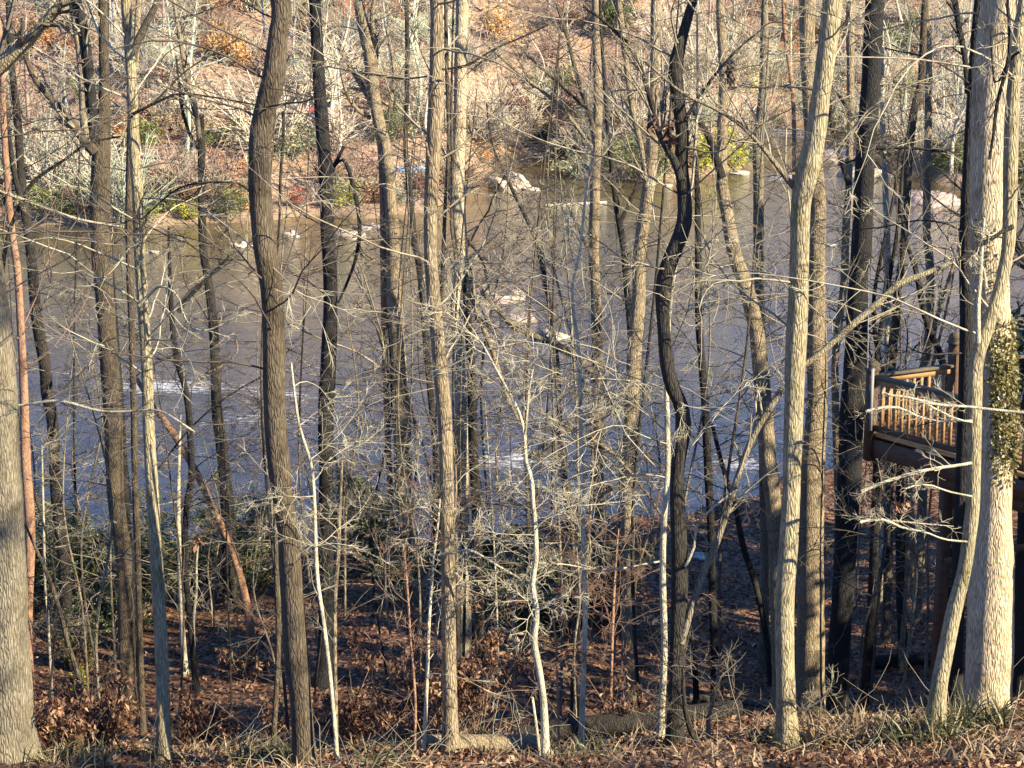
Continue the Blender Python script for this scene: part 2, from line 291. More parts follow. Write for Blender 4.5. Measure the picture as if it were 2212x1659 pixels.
def tree(label, kind, d, pts, limbs=(), br=9, ext=8, cat='tree', brlen=(1.6, 4.6), top=True, dens=1., base=True, tw=None, name='tree', detail=1., flare=.45):
    """pts run from the top down, in photo pixels of a 2212 wide picture; d is the distance, or None: where the foot meets the ground"""
    count[0] += 1; sd = count[0]
    if d is None: d = hit(*pts[-1][:2])
    W = trace(pts, d, 0)[::-1]                                   # foot first
    lean = rs.uniform(-.05, .05); W[:, 1] += lean * (W[:, 2] - W[0, 2])
    if base:
        foot = W[0]; g = gh(foot[0], foot[1])
        if foot[2] > g - .25: W = np.vstack([[foot[0], foot[1], g - .4, foot[3] * 1.06], W]) if foot[2] > g + .15 else np.vstack([[foot[0], foot[1], g - .4, foot[3]], W[1:]])
    g = gh(W[0, 0], W[0, 1])
    root = np.array([W[0, 0], W[0, 1], g if base else W[0, 2]]) ; ztop = W[-1, 2]
    if top:
        dr = nrm(W[-1, :3] - W[-2, :3]); p = W[-1].copy(); k = 6
        for i in range(k):
            dr = nrm(dr * .7 + np.array([rs.randn() * .12, rs.randn() * .12, .55])); p = np.array([*(p[:3] + dr * ext / k), max(.012, p[3] * .8)]); W = np.vstack([W, p])
    tw = tw or kind
    V, Q, cp, cR = pathmesh(W, 14 if W[0, 3] > .1 else 8, .03 if W[0, 3] > .05 else .05, .15, (root[2], flare, .3) if base else None, sd)
    e = empty(name, root, label, cat)
    mb = MB(); mb.add(V, Q); mb.V[0] = mb.V[0] - root; mb.build('trunk', BARK[kind], e)
    # traced limbs: each a part of its own
    crown = MB(); r_ = root
    for lm in limbs:
        lp = lm['p']; lk = lm.get('k', kind)
        Wl = trace(lp, lm.get('d', d), lm.get('drift', rs.uniform(-.6, .6)))
        V, Q, q, R = pathmesh(Wl, 8, .04, .12, None, sd + 7)
        mm = MB(); mm.add(V - r_, Q)
        lo = mm.build('limb', BARK[lk], e)
        nt_ = lm.get('n', 7)
        if nt_: twiggery(crown, (q - r_)[None], R[None], [(int(nt_ * 1.3), .6, .42, 8, .10, .03, .5, .006), (4, .6, .5, 6, .13, .01, .6, .0042), (2, .55, .5, 4, .15, 0, .7, .0034)], 0)
    # random branches along the trunk
    if br:
        zz = cp[:, 2] - root[2]; H = zz[-1]
        lowf = .28 if base else .1
        def start(n, lo, hi):
            i = np.searchsorted(zz, rs.uniform(lo, hi, n)); i = np.clip(i, 1, len(cp) - 2); az = rs.uniform(0, 2 * math.pi, n)
            dd = np.stack([np.cos(az), np.sin(az), rs.uniform(.1, .9, n)], 1); return cp[i] - root, nrm(dd), cR[i]
        n1 = max(1, int(br * 1.4)); st, dd, rr = start(n1, H * lowf, max(ztop - root[2], H * .3))
        L = rs.uniform(*brlen, n1); q = grow(st, dd, L, 12, .10, .0, .03)
        R0 = np.clip(rr * .22, .007, .015)[:, None] * (1 - .85 * np.linspace(0, 1, 13))[None]
        V, Q = tubes(q, R0, 4); crown.add(V, Q)
        twiggery(crown, q, R0, [(int(6 * dens) + 1, .75, .48, 8, .11, .01, .62, .0058), (4, .62, .52, 6, .12, 0, .7, .0044), (int(2 * detail), .6, .55, 4, .15, 0, .8, .0033)])
        if top:                                                   # crown over the frame
            n2 = int(6 + ext * .8); st, dd, rr = start(n2, max(ztop - root[2], H * .3), H * .98)
            L = rs.uniform(1.5, 3.6, n2) * min(1, ext / 8); dd[:, 2] += .3; q = grow(st, dd, L, 9, .12, .04)
            R0 = np.clip(rr * .45, .012, .06)[:, None] * (1 - .75 * np.linspace(0, 1, 10))[None]
            V, Q = tubes(q, R0, 5); crown.add(V, Q)
            twiggery(crown, q, R0, [(7, .8, .45, 6, .15, .03, .6, .008), (4, .7, .5, 4, .2, 0, .7, .006)])
    crown.build('crown', TW[tw], e)
    return e, cp, cR, d
exec(compile('''
def D(label, kind, d, pts, **kw): return tree(label, kind, d, pts, **kw)
''', 'd', 'exec'))
T = {}
T['edge'] = tree('broad grey ridged trunk cut by the left edge of the picture', 'grey', 25, [(-56, 0, 80), (-40, 350, 88), (-26, 553, 92), (-6, 800, 98), (3, 1106, 103), (12, 1400, 108), (18, 1659, 114)],
  limbs=[dict(p=[(-56, 200, 36), (0, 142, 35), (70, 80, 27), (145, -8, 20), (230, -90, 14)], k='moss', drift=-.5),
         dict(p=[(-30, 800, 12), (0, 620, 10), (15, 520, 9), (40, 450, 8), (75, 390, 8), (140, 345, 6), (190, 310, 5), (260, 295, 4)], k='dark'),
         dict(p=[(-30, 395, 9), (0, 413, 7), (67, 437, 7), (167, 473, 6), (267, 490, 5)], k='white', n=5),
         dict(p=[(0, 878, 8), (43, 876, 6), (127, 866, 6), (207, 886, 6), (253, 890, 6), (310, 886, 5), (353, 890, 5), (420, 933, 4)], k='white', n=9, drift=-1.),
         dict(p=[(0, 760, 4), (67, 703, 4), (108, 620, 3), (107, 553, 3), (100, 480, 2)], k='pale', n=4)], br=12)
tree('slim buff trunk close against the broad left edge trunk', 'pink', 40, [(-4, 100, 12), (2, 280, 14), (18, 480, 16), (34, 600, 17), (46, 800, 18), (54, 1000, 21), (64, 1150, 23), (62, 1320, 18), (62, 1400, 18)], br=6)
tree('dark crooked trunk second from the left edge, leaning right as it descends', 'dark', None, [(14, 20, 12), (22, 150, 14), (33, 250, 17), (42, 370, 18), (50, 450, 21), (65, 553, 23), (77, 690, 25), (95, 790, 26), (100, 853, 26), (112, 920, 25), (123, 1090, 26), (137, 1200, 27), (143, 1330, 28), (147, 1440, 30)],
  limbs=[dict(p=[(48, 440, 13), (30, 370, 12), (14, 250, 9), (2, 180, 8), (-20, 60, 7)], n=3)], br=11)
tree('thick forked brown trunk splitting into several stems near the top left', 'brown', None, [(213, -5, 20), (214, 100, 22), (217, 200, 25), (212, 300, 38), (208, 430, 43), (213, 553, 44), (220, 650, 40), (232, 790, 42), (240, 920, 42), (248, 1090, 38), (264, 1200, 36), (270, 1300, 36), (273, 1430, 38), (275, 1560, 42)],
  limbs=[dict(p=[(205, 330, 24), (180, 300, 20), (145, 255, 17), (105, 208, 15), (70, 160, 13), (45, 90, 10)], n=9),
         dict(p=[(192, 310, 20), (181, 250, 18), (176, 150, 17), (164, 60, 16), (152, -10, 14), (140, -80, 10)], k='pale', n=5),
         dict(p=[(204, 305, 20), (195, 190, 22), (183, 80, 22), (165, -5, 22), (150, -90, 18)], k='dark_shaded', n=4)], br=12, tw='pale')
tree('narrow black trunk directly right of the thick forked trunk', 'dark_shaded', 46, [(240, -5, 12), (236, 150, 14), (237, 320, 14), (243, 553, 15), (252, 700, 16), (262, 850, 17), (270, 1000, 17), (279, 1150, 17), (291, 1300, 16), (297, 1540, 18)], br=6)
tree('slim dark stem tucked behind the left side of the speckled trunk', 'brown', 42, [(352, -5, 14), (322, 55, 16), (297, 120, 18), (293, 250, 17), (287, 400, 15), (286, 560, 15), (290, 700, 14), (293, 850, 14), (296, 1050, 15), (300, 1200, 14), (303, 1350, 13), (308, 1560, 14)], br=6,
  limbs=[dict(p=[(293, 150, 14), (296, 60, 13), (300, -10, 12)], n=3, k='pale')])
tree('speckled straight trunk at left, dark above and sunlit cream below', 'moss', 25.5, [(258, -5, 22), (266, 100, 22), (274, 200, 24), (280, 333, 24), (288, 433, 25), (293, 553, 26), (300, 653, 26), (307, 753, 26), (312, 853, 26), (317, 953, 27), (326, 1086, 28), (334, 1206, 28), (343, 1340, 29), (350, 1473, 28), (352, 1645, 31)],
  limbs=[dict(p=[(284, 248, 8), (330, 225, 6), (385, 203, 5), (460, 210, 4), (560, 228, 3)], k='dark', n=8), dict(p=[(330, 225, 5), (400, 155, 4), (470, 110, 3), (530, 75, 3)], k='dark', n=6),
         dict(p=[(300, 660, 8), (330, 630, 6), (350, 618, 5), (385, 640, 4), (400, 690, 4), (440, 715, 3), (520, 680, 3)], k='white', n=8)], br=14, tw='white')
tree('dark trunk with a pale forked top left of centre behind bank brush', 'dark', None, [(430, 250, 12), (431, 330, 16), (432, 430, 17), (436, 540, 18), (447, 610, 19), (456, 680, 21), (463, 786, 23), (467, 886, 24), (480, 986, 26), (490, 1090, 28), (494, 1180, 30), (500, 1300, 32)],
  limbs=[dict(p=[(428, 320, 10), (410, 290, 8), (392, 230, 7), (388, 190, 6), (380, 120, 4)], n=4), dict(p=[(431, 300, 12), (420, 220, 10), (400, 150, 10), (385, 60, 8), (373, -5, 7)], k='pale', n=8)], br=9, top=False)
tree('thin black snaking trunk with a raised right limb, left of the long bowed trunk', 'dark_shaded', None, [(372, 480, 5), (374, 600, 10), (378, 690, 12), (387, 770, 13), (404, 830, 13), (413, 900, 14), (417, 1020, 14), (406, 1090, 13), (401, 1200, 13), (408, 1300, 13), (420, 1440, 14), (427, 1500, 15)],
  limbs=[dict(p=[(385, 675, 10), (400, 650, 9), (430, 620, 8), (455, 595, 7), (482, 568, 6), (495, 553, 5)], n=7), dict(p=[(405, 840, 6), (440, 810, 5), (480, 790, 4), (512, 760, 4), (510, 735, 3)], k='pale', n=7),
         dict(p=[(335, 1022, 4), (407, 930, 4), (483, 863, 4), (567, 813, 4), (617, 793, 3)], n=9)], br=8, top=False)
tree('slender cream stem between the speckled trunk and the leaning pinkish trunk', 'white', None, [(387, 900, 4), (384, 1000, 7), (383, 1106, 10), (386, 1200, 10), (392, 1340, 11), (402, 1460, 13)], br=7, top=False, cat='sapling', name='sapling')
tree('leaning pinkish brown trunk slanting down to the right above the red leaves', 'pink', None, [(270, 790, 8), (335, 890, 13), (377, 946, 16), (410, 1003, 16), (437, 1053, 17), (457, 1100, 18), (478, 1140, 18), (500, 1190, 18), (520, 1256, 18), (538, 1340, 18), (547, 1425, 20)], br=4, top=False)
tree('long bowed brown trunk left of centre, crossing the whole picture height', 'brown', 24.5, [(614, -5, 42), (610, 67, 41), (598, 167, 47), (580, 233, 47), (570, 300, 48), (569, 400, 48), (578, 520, 50), (592, 620, 49), (596, 753, 50), (597, 853, 50), (602, 953, 50), (614, 1066, 47), (625, 1150, 46), (631, 1240, 49), (637, 1340, 51), (643, 1440, 51), (652, 1540, 44), (660, 1665, 40)],
  limbs=[dict(p=[(556, 430, 7), (530, 405, 5), (505, 395, 5), (440, 395, 5), (380, 410, 4), (305, 475, 3)], k='dark', n=9), dict(p=[(612, 240, 7), (612, 300, 6), (606, 380, 6), (604, 470, 5), (598, 560, 4)], k='dark', n=5)], br=9)
tree('smooth black trunk left of centre with a snapped arching right branch', 'dark_shaded', None, [(682, -5, 25), (689, 140, 27), (700, 300, 31), (707, 400, 31), (709, 490, 30), (713, 560, 30), (715, 653, 30), (710, 786, 33), (704, 900, 34), (706, 1000, 32), (705, 1100, 32), (705, 1200, 34), (705, 1350, 36), (701, 1480, 38)],
  limbs=[dict(p=[(716, 375, 9), (722, 358, 9), (733, 336, 8), (743, 316, 7)], n=0, drift=0), dict(p=[(722, 358, 7), (738, 345, 8), (752, 362, 9), (762, 400, 9), (772, 445, 9), (777, 500, 8), (768, 560, 7), (748, 615, 6), (730, 655, 5)], n=5, drift=-.3)], br=7)
tree('twin stemmed tan tree left of centre, splitting wide at the top', 'pale', None, [(774, -5, 18), (785, 50, 26), (800, 120, 28), (808, 200, 27), (820, 270, 26), (834, 320, 25), (842, 400, 27), (848, 480, 30), (850, 553, 30), (855, 686, 35), (860, 786, 36), (867, 886, 38), (870, 986, 39), (873, 1090, 37), (877, 1220, 36), (878, 1300, 38)],
  limbs=[dict(p=[(840, 1290, 13), (848, 1200, 13), (845, 1100, 13), (841, 1020, 13), (836, 900, 13), (832, 780, 13), (830, 700, 14), (828, 560, 14), (826, 420, 13), (820, 290, 12)], k='pink', n=4, drift=.2),
         dict(p=[(806, 180, 14), (812, 110, 12), (803, 40, 10), (812, -20, 8)], n=6), dict(p=[(822, 260, 14), (790, 200, 11), (760, 150, 9), (730, 100, 7)], n=8), dict(p=[(842, 240, 10), (850, 150, 8), (835, 60, 7)], n=6), dict(p=[(800, 255, 9), (775, 240, 8), (750, 205, 7), (735, 150, 5)], n=6)], br=11)
tree('kinked dark trunk in front of the blue boat, right of the twin stems', 'dark', 56, [(877, 60, 9), (877, 200, 10), (874, 320, 11), (880, 380, 14), (885, 440, 15), (893, 520, 16), (903, 570, 14), (912, 650, 14), (920, 753, 14), (931, 870, 14), (938, 940, 14), (943, 1050, 15), (945, 1250, 15)], br=9)
tree('straight brown trunk left of the middle in front of the cream one', 'pale', 25, [(939, -5, 27), (941, 100, 28), (941, 200, 33), (935, 320, 33), (930, 433, 30), (929, 550, 29), (934, 630, 30), (942, 720, 31), (951, 820, 33), (960, 920, 32), (964, 1040, 31), (967, 1206, 31), (969, 1340, 31), (971, 1473, 31), (974, 1665, 31)],
  limbs=[dict(p=[(930, 350, 8), (925, 335, 6), (921, 308, 4)], n=0), dict(p=[(952, 1198, 7), (982, 1194, 6), (1017, 1189, 6), (1070, 1219, 5), (1134, 1256, 4)], k='white', n=6, drift=-.5),
         dict(p=[(922, 165, 4), (870, 170, 4), (800, 160, 4), (740, 150, 3), (690, 140, 3)], k='dark', n=6), dict(p=[(955, 150, 5), (1010, 140, 5), (1070, 105, 4), (1140, 75, 4), (1200, 45, 3)], k='dark', n=7)], br=9)
tree('cream trunk just right of the middle with a snapped ragged waist', 'cream', None, [(999, -5, 27), (996, 130, 28), (994, 260, 28), (990, 366, 32), (990, 466, 34), (996, 545, 30), (992, 600, 24), (984, 660, 22), (991, 753, 25), (996, 853, 27), (998, 986, 28), (1000, 1090, 29), (1000, 1200, 30), (1003, 1340, 32), (1003, 1490, 34)],
  limbs=[dict(p=[(1004, 560, 16), (1015, 590, 16), (1022, 650, 14), (1037, 693, 12), (1057, 740, 11), (1077, 800, 9), (1098, 860, 8), (1125, 920, 6)], k='pale', n=6, drift=-.5), dict(p=[(1012, 520, 8), (1040, 560, 7), (1062, 640, 6)], k='brown', n=6)], br=13, tw='pale')
tree('slim brown stem squeezed between the two central trunks', 'brown', 44, [(962, -5, 8), (965, 150, 9), (969, 300, 9), (963, 420, 9), (957, 550, 9), (952, 700, 9), (955, 900, 10), (985, 1200, 10), (988, 1480, 11)], br=4,
  limbs=[dict(p=[(985, 560, 7), (975, 480, 7), (978, 400, 6), (975, 250, 6), (978, 80, 5), (980, -5, 5)], n=3, drift=0)])
tree('dark trunk close behind the right side of the cream trunk', 'dark', None, [(1005, 600, 14), (1012, 700, 18), (1018, 786, 20), (1022, 950, 20), (1028, 1090, 20), (1034, 1250, 21), (1040, 1430, 22)], br=7, ext=9)
tree('thin dark leaning stem crossing in front of the white boulder', 'dark', 50, [(1050, 225, 3), (1064, 315, 5), (1090, 377, 7), (1113, 427, 8), (1140, 480, 9), (1160, 533, 11), (1175, 590, 12), (1187, 660, 11), (1196, 730, 11), (1205, 800, 11), (1208, 886, 11), (1212, 990, 12), (1225, 1100, 12), (1232, 1260, 13)], br=16, top=False, brlen=(1.5, 3.2))
tree('slender pale stem with short side twigs, right of the middle', 'white', 25.5, [(1278, 290, 4), (1284, 320, 5), (1276, 360, 5), (1267, 400, 5), (1257, 500, 6), (1250, 560, 6), (1237, 610, 6), (1238, 670, 7), (1248, 736, 8), (1253, 820, 9), (1256, 986, 9), (1258, 1086, 10), (1261, 1240, 11), (1264, 1340, 11), (1261, 1440, 11), (1257, 1590, 12)], br=16, top=False, cat='sapling', name='sapling', brlen=(.7, 1.8))
tree('crooked bright white sapling in the middle foreground with a Y fork', 'white', 24, [(950, 690, 3), (1000, 720, 3), (1037, 746, 4), (1060, 786, 5), (1097, 853, 6), (1120, 896, 7), (1133, 943, 8), (1134, 980, 8), (1138, 1013, 9), (1149, 1046, 10), (1151, 1090, 10), (1156, 1140, 11), (1158, 1222, 11), (1150, 1266, 11), (1160, 1330, 13), (1154, 1390, 14), (1163, 1440, 14), (1173, 1506, 14), (1177, 1573, 15), (1177, 1665, 16)],
  limbs=[dict(p=[(1134, 940, 6), (1139, 886, 5), (1144, 836, 4), (1153, 783, 3), (1150, 720, 2)], n=7, drift=.2), dict(p=[(1170, 1659, 8), (1160, 1580, 7), (1150, 1506, 6)], n=0, drift=0), dict(p=[(1156, 1145, 4), (1180, 1120, 4), (1230, 1095, 3), (1290, 1090, 3), (1370, 1080, 2)], n=7)], br=14, top=False, cat='sapling', name='sapling', brlen=(.6, 1.6))
tree('straight trunk right of the middle with long limbs reaching up to the left', 'pale', None, [(1287, -5, 15), (1290, 100, 18), (1293, 230, 20), (1290, 300, 22), (1287, 400, 23), (1284, 550, 23), (1289, 690, 23), (1291, 820, 25), (1291, 950, 26), (1294, 1090, 27), (1300, 1200, 28), (1302, 1260, 28)],
  limbs=[dict(p=[(1284, 330, 12), (1262, 295, 10), (1210, 230, 9), (1150, 180, 7), (1100, 140, 6), (1045, 90, 5)], n=14, k='pale'), dict(p=[(1286, 300, 12), (1272, 240, 11), (1245, 160, 9), (1225, 80, 8), (1200, 0, 7)], n=8, k='brown'), dict(p=[(1284, 570, 9), (1262, 520, 7), (1230, 450, 5)], n=4, k='brown'), dict(p=[(1262, 230, 7), (1190, 165, 6), (1130, 110, 4)], n=8, k='dark')], br=9)
tree('thin dark trunk curving beside the hanging white limb, right of the middle', 'dark', 52, [(1300, 60, 7), (1308, 180, 9), (1317, 300, 11), (1327, 400, 12), (1337, 470, 14), (1350, 550, 15), (1355, 620, 15), (1362, 700, 15), (1366, 800, 15), (1362, 1000, 15), (1362, 1300, 15)],
  limbs=[dict(p=[(1340, 480, 9), (1352, 455, 8), (1368, 420, 7), (1380, 380, 5)], n=4)], br=10)
tree('pale trunk joined by a slimmer left stem, in front of the shaded bank', 'pale', 42, [(1418, -5, 22), (1415, 150, 22), (1410, 270, 24), (1407, 366, 28), (1393, 466, 28), (1382, 550, 28), (1380, 650, 30), (1371, 753, 31), (1366, 853, 32), (1361, 953, 32), (1356, 1090, 31), (1357, 1270, 32), (1361, 1440, 33), (1366, 1570, 35)],
  limbs=[dict(p=[(1400, 410, 15), (1386, 320, 14), (1366, 230, 14), (1352, 130, 13), (1335, -5, 13), (1325, -80, 9)], n=6)], br=10)
T['wig'] = tree('dark twisting trunk right of centre with a swollen bend below a knee', 'dark', 24.5, [(1512, -40, 18), (1500, 10, 20), (1480, 80, 24), (1463, 150, 34), (1469, 220, 30), (1478, 290, 30), (1476, 360, 30), (1482, 430, 32), (1481, 490, 34), (1463, 540, 34), (1442, 595, 36), (1434, 645, 32), (1437, 720, 27), (1443, 790, 30), (1456, 845, 32), (1474, 885, 30), (1478, 935, 34), (1468, 1000, 30), (1464, 1060, 30), (1467, 1130, 34), (1470, 1250, 36), (1466, 1340, 34), (1462, 1450, 34), (1458, 1665, 37)],
  limbs=[dict(p=[(1472, 390, 18), (1458, 350, 17), (1440, 320, 15), (1420, 280, 13), (1405, 215, 12), (1370, 115, 9), (1310, 50, 7), (1260, 15, 5)], n=12), dict(p=[(1472, 1390, 15), (1491, 1323, 16), (1518, 1240, 16), (1548, 1172, 15), (1572, 1100, 14), (1598, 1016, 14), (1618, 963, 14), (1641, 916, 15), (1668, 873, 17), (1690, 838, 13)], k='grey', n=6, drift=.4),
         dict(p=[(1480, 1225, 7), (1500, 1180, 6), (1508, 1130, 5), (1560, 1080, 4), (1620, 1040, 3)], k='white', n=7), dict(p=[(1480, 260, 9), (1500, 225, 7), (1530, 180, 6), (1590, 110, 5), (1650, 60, 3)], n=7)], br=9, tw='pale')
tree('thin white mottled trunk standing just left of the twisting trunk', 'white', 25.5, [(1437, 800, 10), (1438, 900, 12), (1439, 1000, 12), (1433, 1106, 12), (1430, 1222, 13), (1434, 1406, 14), (1428, 1540, 15), (1427, 1665, 16)],
  limbs=[dict(p=[(1425, 1213, 5), (1385, 1220, 4), (1337, 1229, 4), (1287, 1231, 4), (1220, 1219, 3), (1164, 1216, 3)], n=9)], br=6, ext=7)
T['clump'] = tree('tan trunk leaning right with a dark leaf clump near its top', 'pale', 42, [(1562, -5, 18), (1567, 130, 20), (1568, 217, 22), (1565, 300, 23), (1563, 400, 26), (1575, 470, 28), (1590, 553, 31), (1613, 620, 34), (1637, 720, 34), (1649, 830, 36), (1655, 900, 36), (1661, 1006, 37), (1672, 1090, 34), (1680, 1250, 34), (1685, 1500, 35)],
  limbs=[dict(p=[(1560, 385, 20), (1545, 335, 18), (1528, 290, 14), (1510, 260, 12), (1492, 225, 9)], k='dark', n=8)], br=11)
tree('banded dark and pale trunk behind the tan leaning trunk', 'grey', 48, [(1657, -5, 13), (1655, 67, 18), (1652, 200, 22), (1641, 300, 24), (1641, 400, 24), (1641, 550, 22), (1643, 640, 20), (1646, 760, 20), (1650, 1000, 20), (1652, 1300, 20)], br=9)
tree('thin pinkish stem between the banded trunk and the big mossy trunk', 'pink', 54, [(1686, -5, 7), (1690, 67, 8), (1706, 180, 9), (1711, 260, 9), (1712, 400, 9), (1714, 700, 9), (1716, 1200, 10)], br=9, ext=6)
T['big'] = tree('big ridged trunk at right, cream above and below a mossy fork', 'moss', 24, [(1796, -5, 45), (1785, 100, 42), (1772, 200, 42), (1759, 300, 46), (1744, 366, 52), (1729, 433, 44), (1725, 550, 41), (1723, 653, 44), (1716, 786, 43), (1713, 886, 40), (1710, 986, 39), (1708, 1086, 38), (1703, 1180, 41), (1695, 1300, 41), (1695, 1406, 42), (1698, 1506, 42), (1703, 1665, 46)],
  limbs=[dict(p=[(1722, 410, 16), (1704, 392, 13), (1680, 360, 11), (1640, 310, 10), (1590, 262, 9), (1530, 228, 8), (1480, 205, 7), (1430, 165, 6), (1380, 120, 5), (1330, 80, 4)], k='grey', n=14, drift=-.5),
         dict(p=[(1720, 1540, 5), (1745, 1528, 5), (1775, 1510, 4), (1795, 1485, 3), (1797, 1455, 2)], k='white', n=4, drift=-.4), dict(p=[(1722, 1535, 4), (1745, 1515, 3), (1757, 1480, 2)], k='white', n=3, drift=-.4)], br=7)
tree('pale wide trunk rising behind the right side of the mossy forked trunk', 'pale', 44, [(1751, -5, 36), (1750, 100, 34), (1757, 250, 34), (1768, 390, 36), (1771, 470, 40), (1767, 553, 40), (1767, 690, 43), (1768, 790, 43), (1768, 870, 44), (1763, 950, 48), (1758, 1030, 54), (1755, 1106, 56), (1752, 1306, 60), (1750, 1560, 62)], br=9)
tree('very dark wide straight trunk at right, rougher and paler near its foot', 'dark_shaded', 42, [(1884, -5, 42), (1878, 133, 42), (1870, 266, 43), (1862, 400, 43), (1856, 550, 44), (1850, 650, 46), (1845, 786, 50), (1839, 886, 52), (1835, 986, 52), (1829, 1106, 52), (1820, 1270, 49), (1812, 1406, 47), (1808, 1560, 48)],
  limbs=[dict(p=[(1880, 330, 9), (1895, 322, 7), (1960, 320, 6), (2060, 330, 6), (2170, 350, 5), (2230, 370, 4)], n=9, drift=-1.), dict(p=[(1848, 345, 5), (1800, 360, 4), (1750, 375, 4), (1690, 370, 3)], n=7, k='brown')], br=7, tw='pale')
tree('brown trunk hugging the left side of the very dark wide trunk', 'pale', 46, [(1850, -5, 20), (1846, 130, 17), (1845, 266, 15), (1840, 400, 16), (1833, 500, 18), (1828, 620, 17), (1810, 760, 16), (1808, 860, 16), (1812, 1100, 16), (1812, 1400, 16)],
  limbs=[dict(p=[(1834, 400, 12), (1815, 340, 11), (1800, 290, 9), (1793, 240, 8), (1790, 190, 6)], k='dark', n=6), dict(p=[(1842, 260, 9), (1822, 220, 8), (1800, 195, 7), (1796, 180, 5)], k='dark', n=4)], br=9)
tree('slim white stem to the right of the very dark wide trunk', 'white', 54, [(1902, -5, 11), (1904, 133, 12), (1906, 233, 12), (1911, 366, 13), (1916, 500, 14), (1918, 620, 14), (1917, 750, 14), (1915, 1000, 14)], br=9)
tree('tan trunk with a darker slanting middle, left of the deck newel post', 'brown', 50, [(1999, -5, 14), (1993, 100, 15), (1989, 180, 16), (1974, 240, 17), (1963, 333, 18), (1958, 433, 18), (1950, 550, 18), (1940, 620, 18), (1934, 700, 20), (1924, 790, 20), (1920, 950, 20), (1918, 1250, 20)], br=10)
tree('grey trunk above the deck railing between two leaning stems', 'pale', 52, [(2005, -5, 14), (2008, 100, 16), (2008, 266, 16), (2005, 366, 17), (2004, 500, 18), (2010, 586, 19), (2008, 720, 20), (2000, 790, 20), (1996, 1000, 20)], br=11)
tree('black stem leaning right down to the deck newel post', 'dark_shaded', 44, [(1940, 440, 6), (1960, 530, 9), (1978, 586, 12), (1998, 686, 14), (2035, 780, 16), (2050, 860, 17), (2060, 1100, 17)], br=5, top=False)
tree('pale thin stem leaning left down behind the deck railing', 'pale', 48, [(2120, 420, 5), (2095, 500, 6), (2068, 570, 8), (2040, 655, 9), (2022, 710, 11), (1998, 786, 12), (1975, 900, 12), (1960, 1150, 13)], br=8, top=False)
tree('black upright trunk against the left side of the widest cream trunk', 'dark_shaded', 27.5, [(2112, -5, 20), (2100, 133, 20), (2092, 266, 20), (2086, 400, 22), (2083, 550, 28), (2087, 680, 32), (2085, 850, 33), (2080, 1000, 32), (2073, 1150, 30), (2068, 1300, 30), (2064, 1540, 32)],
  limbs=[dict(p=[(2088, 200, 9), (2085, 130, 13), (2070, 50, 14), (2062, -5, 14)], n=5)], br=6)
T['wide'] = tree('widest cream trunk at right wrapped with a band of ivy', 'cream', 26.2, [(2166, -5, 94), (2150, 133, 90), (2139, 300, 86), (2136, 433, 86), (2139, 600, 82), (2147, 786, 78), (2151, 950, 76), (2146, 1100, 80), (2142, 1220, 94), (2140, 1320, 100), (2138, 1420, 98), (2132, 1500, 90), (2128, 1565, 92)], br=7, ext=10,
  limbs=[dict(p=[(2180, 880, 5), (2200, 915, 6), (2230, 960, 6)], n=4, k='pale')])
T['curve'] = tree('curved grey trunk bending in front of the widest cream trunk', 'moss', 23.6, [(2222, -5, 22), (2212, 60, 24), (2205, 133, 26), (2195, 233, 30), (2190, 366, 32), (2188, 480, 30), (2182, 553, 28), (2166, 625, 28), (2141, 703, 30), (2115, 780, 31), (2110, 853, 34), (2108, 986, 32), (2105, 1086, 32), (2098, 1150, 31), (2084, 1240, 31), (2063, 1320, 34), (2045, 1406, 34), (2026, 1506, 36), (2018, 1600, 37)],
  limbs=[dict(p=[(2113, 740, 12), (2113, 700, 12), (2113, 650, 11), (2117, 600, 11), (2120, 553, 8), (2126, 470, 6)], n=4, k='white', drift=-.1), dict(p=[(2130, 620, 8), (2122, 575, 6), (2095, 545, 4)], n=2, k='white', drift=-.1),
         dict(p=[(2230, 893, 7), (2200, 890, 6), (2120, 882, 6), (2091, 878, 6), (2040, 876, 6), (2000, 868, 6), (1960, 858, 5), (1915, 853, 5), (1905, 848, 4)], n=9, k='white', d=22.9, drift=.2), dict(p=[(2100, 912, 4), (2070, 906, 4), (2040, 893, 4), (2000, 872, 3)], n=4, k='white', drift=-.2),
         dict(p=[(2100, 908, 4), (2040, 910, 4), (1985, 900, 5), (1950, 883, 5), (1915, 879, 6), (1870, 889, 7)], n=7, k='white', drift=-.2), dict(p=[(2098, 1000, 7), (2062, 1006, 7), (2030, 1010, 7), (1980, 1020, 7), (1920, 1038, 7), (1860, 1062, 7)], n=7, k='white', drift=-.5),
         dict(p=[(2100, 1072, 4), (2050, 1062, 4), (2010, 1048, 4), (1980, 1048, 4), (1955, 1056, 3)], n=6, k='white', drift=-.4), dict(p=[(2090, 1170, 5), (2040, 1165, 4), (2000, 1150, 4), (1950, 1140, 5), (1907, 1122, 6), (1857, 1128, 6)], n=9, k='white', drift=-.5), dict(p=[(1907, 1122, 4), (1980, 1130, 3), (2060, 1137, 2)], n=5, k='white', drift=0),
         dict(p=[(2190, -60, 8), (2176, 0, 7), (2181, 60, 8), (2178, 130, 9), (2155, 220, 8), (2145, 300, 7), (2137, 345, 6)], n=4, k='dark_shaded', d=23), dict(p=[(2205, 110, 6), (2180, 130, 6), (2150, 180, 5), (2140, 70, 4)], n=3, k='dark_shaded', d=23),
         dict(p=[(2187, 490, 12), (2165, 500, 9), (2130, 520, 8), (2100, 545, 7), (2070, 560, 5)], n=6, k='dark', drift=-.3)], br=5, tw='white')
